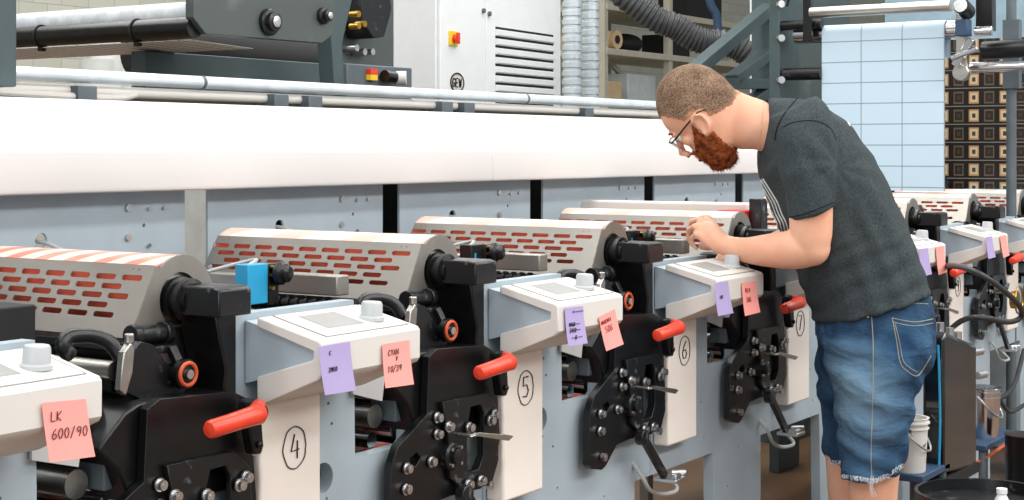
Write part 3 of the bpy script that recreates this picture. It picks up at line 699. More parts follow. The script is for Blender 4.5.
# rack
rk0 = P(603,50,6.2); rk1 = P(668,50,6.2); rk2 = P(775,50,6.2)
r = empty('storage_rack', (rk0.x, 6.2, 0), 'beige steel storage rack behind the man\'s head', 'shelving'); O7 = (rk0.x, 6.2, 0)
for x_ in (rk0.x, rk1.x, rk2.x):
    for y_ in (6.2, 6.8):
        b = MB(); b.box((x_-.03,y_-.03,0),(x_+.03,y_+.03,3.0)); b.build('upright', M['beige'], r, off=O7, bevel=.003)
def zat(y, v, x): return P(x, y, v).z
zsh = [zat(52,6.2,640), zat(9,6.2,640), zat(100,6.2,640)]
for z in zsh:
    b = MB(); b.box((rk0.x,6.16,z-.05),(rk2.x,6.84,z)); b.build('shelf', M['beige'], r, off=O7, bevel=.003)
b = MB(); p0 = P(603,55,6.5); p1 = P(640,95,6.5); b.bar(p0, p1, .03, .04); b.build('cross_brace', M['beige'], r, off=O7)
def obx(x0, x1, yb, h, v, name, m, label, cat, grp=None, dep=.3):
    a = P(x0, yb, v); c = P(x1, yb, v); zz = min(zsh, key=lambda q: abs(q-a.z))
    b = MB(); b.box((a.x, v, zz+.001), (c.x, v+dep, zz+.001+h)); return solo(b, name, m, label, cat, ((a.x+c.x)/2, v+dep/2, zz+.001), grp, bevel=.01)
obx(606,622,100,.14,6.25,'cardboard_box',M['cardboard'],'small cardboard box on the low rack shelf','box')
obx(628,656,100,.22,6.3,'folded_sheeting',mat('crumpled_film',(196,206,208),.4,bump=.5,bscale=20),'pale crumpled plastic pack on the low rack shelf','packaging')
a = P(612,48,6.25); b = MB(); zz = zsh[0]+.08; b.cyl((a.x,6.2,zz),(a.x+.05,6.75,zz),.075,n=28); o = solo(b, 'paper_roll', M['cardboard'], 'paper roll end-on on the upper rack shelf', 'roll', (a.x,6.4,zsh[0]))
b = MB(); b.cyl((a.x,6.195,zz),(a.x,6.21,zz),.035,n=20); b.build('roll_core', M['blackmatt'], o, off=(a.x,6.4,zsh[0]))
a = P(645,48,6.3); b = MB(); b.ell((a.x,6.5,zsh[0]+.09),(.16,.16,.09)); solo(b, 'dark_bag', M['blackmatt'], 'dark rounded bag on the upper rack shelf', 'bag', (a.x,6.5,zsh[0]))
obx(672,690,52,.2,6.3,'dark_crate',M['blackmatt'],'dark crate on the upper rack shelf beside the middle upright','crate')
obx(688,722,9,.5,6.3,'dark_carton',M['blackmatt'],'black carton on the top shelf behind the ribbed hose','box')
obx(730,752,52,.32,6.3,'beige_carton',M['beige'],'tall beige carton behind the dark green beams','box')
# blue hose
b = MB(); b.tube([Pz(705,-20,10.6),Pz(711,5,10.6),Pz(716,14,10.6),Pz(718,28,10.6),Pz(718,45,10.6)], .03, smooth=5, n=8); solo(b, 'blue_pipe', M['bluedk'], 'thin blue pipe behind the ribbed black hose', 'pipe', tuple(Pz(712,10,10.6)))
# ribbed hose
pts = spline([Pz(x,y,9.0) for x,y in ((596,-34),(620,-8),(640,8),(658,20),(676,27),(690,36),(706,42),(724,43),(742,50),(758,66))], 16)
rs = [.078 if (i//2) % 2 else .070 for i in range(len(pts))]
b = MB(); b.tube(pts, rs, n=20); solo(b, 'ribbed_extraction_hose', M['ductdark'], 'thick dark ribbed extraction hose sagging behind the man\'s head', 'hose', tuple(Pz(690,36,9.0)))
# orange cord hank, far left
b = MB(); 
for k in range(4): b.tube([Pz(118+k,60+k,9),Pz(112+k*2,40,9.02),Pz(119+k,24+k,9),Pz(124+k,42,9.03),Pz(118+k,60+k,9)], .012, smooth=6, n=8)
solo(b, 'orange_cord', M['extinct'], 'coiled orange cord hanging on the wall behind the rollers', 'cord', tuple(Pz(118,60,9)))
b = MB(); a = Pz(140,44,8.5); b.cyl((a.x-.3,a.y,a.z-.35),(a.x-.3,a.y,a.z-.1),.09); b.cyl((a.x,a.y,a.z-.35),(a.x,a.y,a.z-.02),.12); b.cyl((a.x-.15,a.y+.1,a.z-.4),(a.x-.15,a.y+.1,a.z+.05),.10)
b.box((a.x-.5,a.y-.2,0),(a.x+.7,a.y+.3,a.z-.36))
solo(b, 'supply_bench', mat('pale_clutter',(206,208,204),.5), 'pale bench with containers behind the dark roller', 'bench', (a.x,a.y,0))

# beam frame behind the head, right part
vb = 3.2
r = empty('beam_frame', (P(780,50,vb).x, vb, 0), 'dark green steel frame of diagonal beams behind the man\'s neck', 'steel frame'); O8 = tuple(r.location)
def beam(x0,y0,x1,y1,w,name='diagonal_beam',v=vb):
    a = P(x0,y0,v); c = P(x1,y1,v); b = MB(); b.bar(a, c, .07, w, up=(0,0,1) if abs(x1-x0) > 3 else (1,0,0)); return b.build(name, M['darkgreen'], r, off=O8, bevel=.003)
beam(695,70,786,-6,.055); beam(732,80,772,50,.05); beam(700,84,790,84,.05,'horizontal_beam'); beam(748,104,778,84,.05)
a = P(768,50,vb); c = P(790,50,vb); b = MB(); b.box((a.x,vb-.03,0),(c.x,vb+.09,3.2)); b.build('post', M['darkgreen'], r, off=O8, bevel=.004)
b = MB(); a = P(757,0,4.2); c = P(770,0,4.2); b.box((a.x,4.2,0),(c.x,4.25,3.2)); solo(b, 'white_partition', M['cab'], 'narrow white panel seen between the dark green beams', 'panel', (a.x,4.2,0))
# dark rear machine
b = MB(); a = P(792,50,3.1); c = P(850,50,3.1); b.box((a.x,3.1,0),(c.x,3.2,3.3)); solo(b, 'rear_machine_panel', M['darkplate'], 'dark machine panel behind the left edge of the white web', 'machine', (a.x,3.1,0))

# ================================================================ WEBS (right)
uw = 6.6
M['web'] = None
def gridmat(name, base, line, sx, sz, lw, o=(0,0,0)):
    m = bpy.data.materials.new(name); m.use_nodes = True; nt = m.node_tree; N = nt.nodes; L = nt.links; B_ = N['Principled BSDF']; B_.inputs['Roughness'].default_value = .45
    tc = N.new('ShaderNodeTexCoord'); sp = N.new('ShaderNodeSeparateXYZ'); L.new(tc.outputs['Object'], sp.inputs[0])
    outs = []
    for ax, s_ in (('Y', sx), ('Z', sz)):
        a = N.new('ShaderNodeMath'); a.operation = 'DIVIDE'; L.new(sp.outputs[ax], a.inputs[0]); a.inputs[1].default_value = s_
        f = N.new('ShaderNodeMath'); f.operation = 'FRACT'; L.new(a.outputs[0], f.inputs[0])
        g = N.new('ShaderNodeMath'); g.operation = 'LESS_THAN'; L.new(f.outputs[0], g.inputs[0]); g.inputs[1].default_value = lw / s_; outs.append(g)
    mx = N.new('ShaderNodeMath'); mx.operation = 'MAXIMUM'; L.new(outs[0].outputs[0], mx.inputs[0]); L.new(outs[1].outputs[0], mx.inputs[1])
    mc = N.new('ShaderNodeMix'); mc.data_type = 'RGBA'; L.new(mx.outputs[0], mc.inputs['Factor']); mc.inputs['A'].default_value = lin(base); mc.inputs['B'].default_value = lin(line)
    L.new(mc.outputs['Result'], B_.inputs['Base Color']); return m
wl = Pu(945,30,uw).y; wr_ = Pu(822,30,uw).y    # near and far edge
ztopw = Pu(885,22,uw).z
O9 = (uw, wl, 1.2)
r = empty('web_frame', (uw, wl, 0), 'steel frame with rollers and brackets carrying the white web, top right', 'roller frame'); Oa = (uw, wl, 0)
b = MB(); zt_ = ztopw; rr_ = .04
sec = [(uw-.002, 1.275)] + [(uw-.002, 1.275 + (zt_-rr_-1.275)*k/10) for k in range(1, 11)] + [(uw+rr_-.002-rr_*math.cos(t*PI/12), zt_-rr_+rr_*math.sin(t*PI/12)) for t in range(1, 13)] + [(uw+2*rr_, zt_-.16)]
vs = []; 
for (a, z) in sec: vs += [(a, wl, z), (a, wr_, z)]
n_ = len(vs); vs2 = [(a+.0012, y, z) for a, y, z in vs]
fs = [(2*i,2*i+1,2*i+3,2*i+2) for i in range(len(sec)-1)] + [(n_+2*i+2,n_+2*i+3,n_+2*i+1,n_+2*i) for i in range(len(sec)-1)]
fs += [(2*i, 2*i+2, n_+2*i+2, n_+2*i) for i in range(len(sec)-1)] + [(2*i+1, n_+2*i+1, n_+2*i+3, 2*i+3) for i in range(len(sec)-1)]
b.add(vs+vs2, fs)
rows_ = (Pu(885,47,uw).z - Pu(885,68,uw).z)
M['web'] = gridmat('white_web_paper', (196,218,233), (132,152,166), (wr_-wl)/3.0*1.0, rows_, .0045)
solo(b, 'paper_web', M['web'], 'pale blue-white paper web hanging vertically with printed grid lines', 'paper web', (uw, wl+.0, Pu(885,47,uw).z % rows_ + 1.12), smooth=30)
b = MB(); b.cyl((uw+rr_,wl-.05,zt_-rr_),(uw+rr_,wr_+.14,zt_-rr_),rr_-.003,n=32); b.build('web_roller', M['chrome'], r, off=Oa)
b = MB(); zg = Pu(885,11,uw-.05).z; b.cyl((uw-.08,wl-.05,zg+.005),(uw-.08,wr_+.02,zg+.005),.024,n=32); b.build('grey_roller', M['steel'], r, off=Oa)
b = MB(); z2 = Pu(800,25,uw).z; b.cyl((uw,wr_,z2),(uw,wr_+.20,z2),.022); b.build('roller_journal', M['worn'], r, off=Oa); b = MB(); z3 = Pu(800,74,uw).z; b.cyl((uw,wr_-.0,z3),(uw,wr_+.18,z3),.028); b.build('roller_journal', M['worn'], r, off=Oa)
b = MB(); b.box((uw-.03,wr_+.19,0),(uw+.20,wr_+.24,2.6)); b.build('far_upright', M['darkgreen'], r, off=Oa, bevel=.004)
for y in (4, 38, 80, 108):
    q = Pu(788,y,uw-.03); b = MB(); b.cyl((uw-.05,wr_+.17,q.z),(uw-.03,wr_+.19,q.z),.016); b.build('upright_bolt', M['bolt'], r, off=Oa)
q = Pu(812,15,uw); b = MB(); b.box((uw-.05,wr_+.03,q.z-.12),(uw-.03,wr_+.07,q.z+.08)); b.tube([(uw-.04,wr_+.05,q.z+.08),(uw-.05,wr_+.10,q.z+.16),(uw-.04,wr_+.15,q.z+.04)], .006, smooth=5); b.build('tension_bracket', M['worn'], r, off=Oa, bevel=.002)
# near side arms
q = Pu(957,40,uw); b = MB(); b.box((uw-.03,wl-.10,q.z-.16),(uw+.0,wl-.055,q.z+.22)); b.cyl((uw-.04,wl-.078,q.z-.14),(uw,wl-.078,q.z-.14),.035); arm = b.build('near_arm', M['steel'], r, off=Oa, bevel=.004)
q = Pu(966,7,uw-.1); b = MB(); b.cyl((uw-.16,wl-.12,q.z),(uw-.08,wl-.12,q.z-.02),.034,n=24); b.build('motor', M['black'], r, off=Oa)
b = MB(); b.cyl((uw-.175,wl-.12,q.z+.002),(uw-.16,wl-.12,q.z),.028,n=24); b.build('motor_cap', M['chrome'], r, off=Oa)
b = MB(); b.box((uw-.12,wl-.13,q.z-.12),(uw-.05,wl-.08,q.z-.05)); b.build('motor_bracket', M['bluedk'], r, off=Oa, bevel=.004)
b = MB(); b.bar((uw-.05,wl-.13,q.z-.13),(uw-.05,wl-.06,q.z-.24),.03,.03); b.cyl((uw-.07,wl-.15,q.z-.10),(uw-.07,wl-.22,q.z-.10),.02); b.cyl((uw-.07,wl-.16,q.z-.17),(uw-.07,wl-.05,q.z-.21),.012); b.build('dancer_arm', M['chrome'], r, off=Oa, bevel=.003)
q = Pu(985,67,uw+.1); b = MB(); b.cyl((uw+.1,wl-.08,q.z),(uw+.1,wl-.75,q.z),.022,n=24); b.build('cross_shaft', M['chrome'], r, off=Oa)
q = Pu(990,50,uw+.15); b = MB(); b.cyl((uw+.2,wl-.1,q.z),(uw+.2,wl-.7,q.z+.02),.04,n=24); b.box((uw+.1,wl-.17,q.z+.08),(uw+.16,wl-.10,q.z+.30)); b.build('drive_tube', M['black'], r, off=Oa, bevel=.003)
# upright grey post
b = MB(); q = Pz(1005,100,6.9); q2 = Pz(1016,100,6.9); b.cyl((q2.x,(q.y+q2.y)/2,0),(q2.x,(q.y+q2.y)/2,2.6),.022,n=20)
b.box((q2.x-.03,q2.y-.02,1.72),(q2.x+.02,q2.y+.05,2.02)); solo(b, 'tubular_post', M['greydk'], 'slim grey upright post in front of the dark printed web', 'post', (q2.x,q2.y,0))
# dark printed web behind
ud = 8.0
def labelmat():
    m = bpy.data.materials.new('dark_label_print'); m.use_nodes = True; nt = m.node_tree; N = nt.nodes; L = nt.links; B_ = N['Principled BSDF']; B_.inputs['Roughness'].default_value = .3
    tc = N.new('ShaderNodeTexCoord'); sp = N.new('ShaderNodeSeparateXYZ'); L.new(tc.outputs['Object'], sp.inputs[0])
    def mth(op, a, b_=None):
        n = N.new('ShaderNodeMath'); n.operation = op
        for i, q in enumerate((a, b_)):
            if q is None: continue
            if isinstance(q, (int, float)): n.inputs[i].default_value = q
            else: L.new(q, n.inputs[i])
        return n.outputs[0]
    cy = mth('FRACT', mth('DIVIDE', sp.outputs['Y'], .078)); cz = mth('FRACT', mth('DIVIDE', sp.outputs['Z'], .092))
    dy = mth('ABSOLUTE', mth('SUBTRACT', cy, .5)); dz = mth('ABSOLUTE', mth('SUBTRACT', cz, .5))
    big = mth('MULTIPLY', mth('LESS_THAN', dy, .33), mth('LESS_THAN', dz, .34)); mid = mth('MULTIPLY', mth('LESS_THAN', dy, .25), mth('LESS_THAN', dz, .25)); sm = mth('MULTIPLY', mth('LESS_THAN', dy, .11), mth('LESS_THAN', dz, .12))
    alt = mth('LESS_THAN', mth('FRACT', mth('DIVIDE', sp.outputs['Y'], .156)), .5)
    def mix(f, a, b_):
        n = N.new('ShaderNodeMix'); n.data_type = 'RGBA'; L.new(f, n.inputs['Factor'])
        for nm, q in (('A', a), ('B', b_)):
            if isinstance(q, tuple): n.inputs[nm].default_value = q
            else: L.new(q, n.inputs[nm])
        return n.outputs['Result']
    ringc = mix(alt, lin((96,84,68)), lin((176,134,84)))
    cen = mix(alt, lin((40,34,30)), lin((196,180,150)))
    c = mix(big, lin((26,20,18)), ringc); c = mix(mid, c, cen); c = mix(sm, c, lin((70,48,34)))
    zl_ = mth('LESS_THAN', cz, .05); c = mix(zl_, c, lin((128,124,112)))
    L.new(c, B_.inputs['Base Color']); return m
d0 = Pu(942,60,ud).y; d1_ = 1.75
b = MB(); zb = Pu(980,197,ud).z; b.box((ud,d1_,zb),(ud+.002,d0+.25,Pu(1000,38,ud).z)); solo(b, 'printed_label_web', labelmat(), 'dark web printed with rows of orange and cream labels at right edge', 'paper web', (ud, d1_, zb))
r = empty('rear_web_station', (ud,2.2,0), 'chrome rollers and pale blue machine base below the dark printed web', 'machine'); Ob = (ud,2.2,0)
b = MB(); zz = Pu(1000,200,ud-.05).z; b.cyl((ud-.02,1.75,zz),(ud-.02,2.45,zz),.055,n=32); b.build('cyan_web_roller', mat('cyan_film',(120,200,226),.2,.3), r, off=Ob)
b = MB(); b.cyl((ud-.25,1.7,zz-.10),(ud-.25,2.5,zz-.10),.06,n=32); b.build('chrome_roller', M['chrome'], r, off=Ob)
b = MB(); b.cyl((ud-.2,2.5,zz+.05),(ud-.2,2.75,zz+.05),.07,n=28); b.build('dark_roller', M['worn'], r, off=Ob)
b = MB(); b.box((ud-.3,1.7,0),(ud+.3,2.9,zz-.12)); b.build('station_base', M['grey'], r, off=Ob, bevel=.01)
b = MB(); b.box((ud+.1,1.55,zz-.2),(ud+.2,1.65,2.7)); b.box((ud+.1,1.3,zz+.6),(ud+.2,2.6,zz+.64)); b.build('station_post', M['steel'], r, off=Ob, bevel=.004)
b = MB(); b.box((9.2,1.0,0),(9.4,3.3,2.0)); solo(b, 'rear_press_wall', M['greydk'], 'grey machine enclosure behind the webs at right', 'machine', (9.3,3,0), bevel=.01)
b = MB(); b.box((8.6,1.2,0),(8.7,3.1,2.6)); solo(b, 'pale_blue_enclosure', mat('pale_blue_panel',(150,176,190),.5), 'pale blue enclosure seen around the top of the white web', 'machine', (8.65,2.2,0), bevel=.01)

# ================================================================ RIGHT FOREGROUND: ink pump, buckets, drum, bottle, hoses
def platform(x0, x1, y, v, h_, label, name='ink_trolley', m='bluedk'):
    a = P(x0, y, v); c = P(x1, y, v); r = empty(name, ((a.x+c.x)/2, v, 0), label, 'trolley', 'low ink trolleys'); oo = tuple(r.location)
    b = MB(); b.box((a.x, v-.06, a.z-.02), (c.x, v+.06, a.z)); b.build('tray', M[m], r, off=oo, bevel=.003)
    for sx in (a.x+.02, c.x-.02):
        for sy in (v-.042, v+.042): b = MB(); b.cyl((sx,sy,.05),(sx,sy,a.z-.02),.012); b.cyl((sx,sy-.012,.028),(sx,sy+.012,.028),.028); b.build('leg', M['greydk'], r, off=oo)
    return a.z
def bucket(xc, yt, yb, rad, v, m, label, zb):
    p = P(xc, yt, v); h = p.z - zb; r = empty('ink_bucket', (p.x, v, zb), label, 'bucket', 'ink buckets')
    b = MB(); b.lathe((0,0,0),(0,0,1),[(rad*.86,0),(rad*.88,.004),(rad,h*.80),(rad+.004,h*.80),(rad+.004,h*.82),(rad,h*.82),(rad*1.01,h*.90),(rad+.006,h*.90),(rad+.006,h*.93),(rad*1.01,h*.93),(rad*1.02,h-.004),(rad+.005,h),(rad-.002,h),(rad-.004,h-.03),(.001,h-.03)],n=36)
    b.build('pail', m, r)
    b = MB(); b.tube([((rad+.008)*math.cos(a), -(rad+.008)*abs(math.sin(a))*1.0, h*.86 - h*.45*abs(math.sin(a))) for a in [i*PI/14 for i in range(15)]], .003, n=6); b.build('handle', M['bolt'], r)
z1 = platform(902,930,474,1.50,.0,'blue low trolley under the white ink bucket')
bucket(909,417,470,.052,1.50,M['bucketwhite'],'white ink-stained bucket beside the man\'s leg',z1)
z2 = platform(968,998,444,1.62,.0,'blue low trolley under the dark bucket')
bucket(983,387,440,.058,1.62,M['chrome'],'shiny metal bucket with wire handle right of the tall black pump',z2)
# tall glossy pump cabinet
v = 1.44
r = empty('ink_pump_cabinet', (P(955,400,v).x, v, 0), 'tall glossy black ink pump cabinet with a blue cable', 'ink pump'); Oc = tuple(r.location)
a = P(934,330,v); c = P(972,345,v)
pr = [P(944,338,v), P(947,332,v), P(977,345,v), P(977,468,v), P(944,474,v)]
b = MB(); b.prism([[(p.x,p.z) for p in pr]], v, v+.065, UZ); b.build('pump_body', mat('gloss_black',(12,15,18),.10,col2=(30,35,39),cscale=5,coat=.6), r, off=Oc, bevel=.012, seg=4)
q = P(955,474,v); b = MB(); b.box((pr[4].x,v-.005,q.z-.03),(pr[3].x+.005,v+.07,q.z)); b.cyl((q.x,v+.05,.0),(q.x,v+.05,q.z-.03),.025); b.cyl((q.x,v+.05,0),(q.x,v+.05,.03),.09,n=32); b.build('pump_stand', M['blackmatt'], r, off=Oc)
b = MB(); xl=pr[0].x-.004; b.tube([Pu(938,345,xl),Pu(939,370,xl),Pu(940,420,xl),Pu(939,466,xl)], .0035, smooth=4, n=6); b.build('blue_cable', M['blue'], r, off=Oc)
b = MB()
for (x,y) in ((975,352),(979,375)): p = P(x,y,v+.03); b = MB(); b.cyl((p.x-.02,p.y,p.z),(p.x+.03,p.y-.01,p.z),.012); b.build('pipe_fitting', M['bolt'], r, off=Oc)
for (x,y) in ((940,326),(950,331),(958,335)): p = P(x,y,v+.035); b = MB(); b.cyl((p.x,p.y,p.z-.02),(p.x,p.y,p.z+.01),.012); b.build('pipe_fitting', M['bolt'], r, off=Oc)

# mixing drum + bottle
vd = 1.24; p = P(985,492,vd); r = empty('waste_drum', (p.x, vd, 0), 'open black drum with a rolled rim at the bottom right', 'drum'); h = p.z
b = MB(); b.lathe((0,0,0),(0,0,1),[(.17,0),(.175,.01),(.175,h*.33),(.182,h*.34),(.175,h*.36),(.175,h*.66),(.182,h*.68),(.175,h*.70),(.175,h-.012),(.183,h-.006),(.183,h),(.174,h),(.172,h-.03),(.001,h-.03)],n=48); b.build('drum_body', M['worn'], r)
p = P(958,495,1.24); zl2 = h-.03
b = MB(); b.lathe((0,0,0),(0,0,1),[(.020,0),(.021,.03),(.013,.045),(.011,.05),(.014,.051),(.014,.064),(.001,.066)],n=24)
pp = P(957,500,1.24); o = b.build('plastic_bottle', M['bottle']); o.location = (r.location.x-.09, vd-.07, zl2); tag(o, 'small white plastic bottle standing on the drum lid', 'bottle')
# hoses/cables
b = MB(); b.tube([P(936,270,1.90),P(946,266,1.74),P(965,268,1.58),P(985,277,1.50),P(1003,290,1.47),P(1019,305,1.46),P(1021,317,1.47),P(1008,322,1.50),P(985,318,1.55),P(966,319,1.62),P(952,328,1.72),P(946,338,1.90)], .0095, smooth=6, n=12)
solo(b, 'black_hose', M['hose'], 'thick black hose curving out in a loop at the right edge', 'hose', tuple(P(985,277,1.5)))
b = MB(); b.tube([P(1040,425,1.72),P(1010,442,1.66),P(985,458,1.6),P(955,475,1.52),P(930,500,1.5)], .006, smooth=5, n=8)
solo(b, 'red_cable', M['orange'], 'thin red cable running diagonally past the buckets', 'cable', tuple(P(985,458,1.6)))
b = MB(); b.tube([P(1024,350,1.75),P(1014,385,1.72),P(1000,398,1.72),P(990,392,1.75)], .009, smooth=5, n=10); b.tube([P(1024,405,1.7),P(1010,412,1.7),P(1000,400,1.72)], .008, smooth=5, n=10)
solo(b, 'dark_hose', M['hose'], 'dark sagging hose behind the shiny bucket', 'hose', tuple(P(1010,400,1.7)))
b = MB(); b.lathe((0,0,0),(0,0,1),[(.06,0),(.064,.17),(.066,.175),(.001,.176)],n=32); p = P(1032,375,1.5); o = b.build('black_canister', M['black']); 
r2 = P(1022,470,1.45); b2 = MB()
o.location = (r2.x+.03, 1.45, 0.32); tag(o, 'black canister at the extreme right edge', 'canister')
b = MB(); b.box((-.09,-.09,0),(.09,.09,.32)); o = b.build('canister_stand', M['greydk'], bevel=.01); o.location = (r2.x+.03,1.45,0); tag(o, 'grey block under the black canister at right', 'stand')
# amber ring coil near right
b = MB(); c = P(1014,300,1.80); b.tube([(c.x+.055*math.cos(t*PI/10),c.y-.02,c.z+.055*math.sin(t*PI/10)) for t in range(20)], .004, n=6, closed=True); b.cyl((c.x,c.y+.01,c.z),(c.x,c.y-.015,c.z),.035)
child(b, 'coiled_tube', M['brass'], 9)

for n in range(5, 11):
    b = MB(); u4 = U0(n); b.box((u4+(.28 if n == 5 else -.12),2.95,.85),(u4+.70,3.0,1.40)); child(b, 'gap_shade_panel', M['blackmatt'], n)  # added black panel, stands in for the dark void between drive plates
# ================================================================ PERSON
ZB = 4.30; KS = ZB / F         # metres per pixel at the body plane
FV = Vector(FW)
def Q(x, y, d=0): return Pz(x, y, ZB + d)
def ring(A, B_, hd, n=36, e=2.0, e2=None):
    """closed ring through photo points A (front) and B (back), half depth hd along the view"""
    C = (A + B_) / 2; a = (A - B_) / 2; out = []
    for i in range(n):
        t = 2 * PI * i / n; c, s = math.cos(t), math.sin(t)
        cx = math.copysign(abs(c) ** (2 / e), c); sx = math.copysign(abs(s) ** (2 / e), s)
        out.append(C + a * cx + FV * hd * sx)
    return out
def loftpx(mb, secs, n=36, e=2.2, sub=4):
    """secs: (x0,y0,x1,y1,dcentre,hd); interpolated smoothly"""
    S = [Vector(s) if False else list(s) for s in secs]
    full = []
    for i in range(len(S) - 1):
        p0, p1, p2, p3 = S[max(i-1,0)], S[i], S[i+1], S[min(i+2, len(S)-1)]
        for j in range(sub):
            t = j / sub
            full.append([0.5*((2*b)+(c-a)*t+(2*a-5*b+4*c-d)*t*t+(3*b-a-3*c+d)*t**3) for a, b, c, d in zip(p0,p1,p2,p3)])
    full.append(S[-1])
    mb.loft([ring(Q(s[0],s[1],s[4]), Q(s[2],s[3],s[4]), s[5], n, e) for s in full])
def evalmesh(ob):
    dg = bpy.context.evaluated_depsgraph_get(); dg.update()
    me = bpy.data.meshes.new_from_object(ob.evaluated_get(dg)); return me
def fuse(mb, name, m, parent, vox=.008, sm=6, smf=.6, off=None, post=None, keep=True):
    ob = mb.build(name, m, parent, off=off, smooth=0)
    r = ob.modifiers.new('r', 'REMESH'); r.mode = 'VOXEL'; r.voxel_size = vox; r.use_smooth_shade = True
    s = ob.modifiers.new('s', 'SMOOTH'); s.iterations = sm; s.factor = smf
    me = evalmesh(ob); ob.modifiers.clear(); old = ob.data; ob.data = me; me.name = name; bpy.data.meshes.remove(old)
    if not me.materials: me.materials.append(m)
    if post: post(me)
    for p in me.polygons: p.use_smooth = True
    me.update(); return ob
ROOTP = Q(872, 400, 0); ROOTP.z = 0
man = empty('person', ROOTP, 'bearded man in dark grey t-shirt and cut-off denim shorts leaning over the press', 'person')
OFF = tuple(ROOTP)

# skin material with slight blotches and freckle noise
M['skin'] = mat('skin', (222, 162, 132), .5, col2=(238, 186, 158), cscale=9, lo=.3, hi=.7, bump=.06, bscale=160, spec=.35)
b_ = M['skin'].node_tree.nodes['Principled BSDF']; b_.inputs['Subsurface Weight'].default_value = .12; b_.inputs['Subsurface Radius'].default_value = (.01, .004, .002)
M['hair'] = mat('buzzed_hair', (96, 74, 58), .85, col2=(166, 140, 118), cscale=260, lo=.35, hi=.65, spec=.15)
M['beard'] = mat('auburn_beard', (58, 25, 13), .8, col2=(168, 86, 42), cscale=70, lo=.3, hi=.7, spec=.2)
def thin(m, col):
    nt = m.node_tree; N = nt.nodes; L = nt.links; B_ = N['Principled BSDF']; src = B_.inputs['Base Color'].links[0].from_socket
    a = N.new('ShaderNodeAttribute'); a.attribute_name = 'hair_amount'; n = N.new('ShaderNodeTexNoise'); n.inputs['Scale'].default_value = 330; tc = N.new('ShaderNodeTexCoord'); L.new(tc.outputs['Object'], n.inputs['Vector'])
    ad = N.new('ShaderNodeMath'); ad.operation = 'ADD'; L.new(a.outputs['Fac'], ad.inputs[0]); L.new(n.outputs['Fac'], ad.inputs[1])
    mr = N.new('ShaderNodeMapRange'); mr.inputs['From Min'].default_value = .45; mr.inputs['From Max'].default_value = 1.15; L.new(ad.outputs[0], mr.inputs['Value'])
    mx = N.new('ShaderNodeMix'); mx.data_type = 'RGBA'; L.new(mr.outputs['Result'], mx.inputs['Factor']); mx.inputs['A'].default_value = lin(col); L.new(src, mx.inputs['B']); L.new(mx.outputs['Result'], B_.inputs['Base Color'])
thin(M['hair'], (214,156,124))
_nt = M['hair'].node_tree; _B = _nt.nodes['Principled BSDF']; _src = _B.inputs['Base Color'].links[0].from_socket
_tc = _nt.nodes.new('ShaderNodeTexCoord'); _n = _nt.nodes.new('ShaderNodeTexNoise'); _n.inputs['Scale'].default_value = 16; _n.inputs['Detail'].default_value = 5; _nt.links.new(_tc.outputs['Object'], _n.inputs['Vector'])
_r = _nt.nodes.new('ShaderNodeValToRGB'); _r.color_ramp.elements[0].position = .35; _r.color_ramp.elements[0].color = (.45,.40,.36,1); _r.color_ramp.elements[1].position = .62; _r.color_ramp.elements[1].color = (1,1,1,1); _nt.links.new(_n.outputs['Fac'], _r.inputs['Fac'])
_m = _nt.nodes.new('ShaderNodeMix'); _m.data_type = 'RGBA'; _m.blend_type = 'MULTIPLY'; _m.inputs['Factor'].default_value = .8; _nt.links.new(_src, _m.inputs['A']); _nt.links.new(_r.outputs['Color'], _m.inputs['B']); _nt.links.new(_m.outputs['Result'], _B.inputs['Base Color'])
M['shirt'] = mat('heather_shirt', (50, 57, 60), .9, col2=(72, 80, 83), cscale=220, lo=.3, hi=.7, bump=.15, bscale=500, spec=.15)
M['seam'] = mat('shirt_seam', (34, 40, 43), .9, spec=.1)
M['print'] = mat('white_print', (214, 218, 216), .8)
M['stitch'] = mat('denim_stitch', (150, 146, 132), .8)
M['fray'] = mat('frayed_thread', (214, 222, 226), .9)

# ---- head, in head coordinates (a: forward, b: up, c: away), px at the body plane
yaw = math.radians(12)
EO = Q(701, 122, .0)
f0 = (-.71 * RT + -.70 * UP).normalized(); u0v = (-.70 * RT + .71 * UP).normalized()
fA = (f0 * math.cos(yaw) + FV * math.sin(yaw)).normalized(); cA = (FV * math.cos(yaw) - f0 * math.sin(yaw)).normalized()
def Hd(a, b, c): return EO + (fA * a + u0v * b + cA * c) * KS
def toH(p):
    d = (p - EO) / KS; return d.dot(fA), d.dot(u0v), d.dot(cA)
hb = MB()
SL = [(57,-12,-4,6),(56,-19,3,13),(53,-26,9,18.5),(48,-33,15.5,23),(41,-39.5,21,26.5),(33,-43.5,25.5,28.5),(22,-46,29,29.5),(12,-46.5,29,29.5),(3,-46,26.5,29),(-8,-41,25.5,27.5),(-18,-33,26,26),(-28,-22,24.5,24),(-38,-10,22,20),(-45,2,18,14),(-47,6,14,9)]
rings = []
for b_h, ab, af, w_ in SL:
    rg_ = []
    for i in range(36):
        t = 2*PI*i/36; c, s = math.cos(t), math.sin(t)
        a = (af+ab)/2 + (af-ab)/2*math.copysign(abs(c)**.92, c); rg_.append(Hd(a, b_h, w_*math.copysign(abs(s)**.9, s)))
    rings.append(rg_)
hb.loft(rings)
def hell(a, b, c, ra, rb, rc, mb=None, n=16):
    Rm = Matrix((fA, cA, u0v)).transposed()
    (mb or hb).ell(Hd(a,b,c), (ra*KS, rc*KS, rb*KS), n=n, m=10, R=Rm)
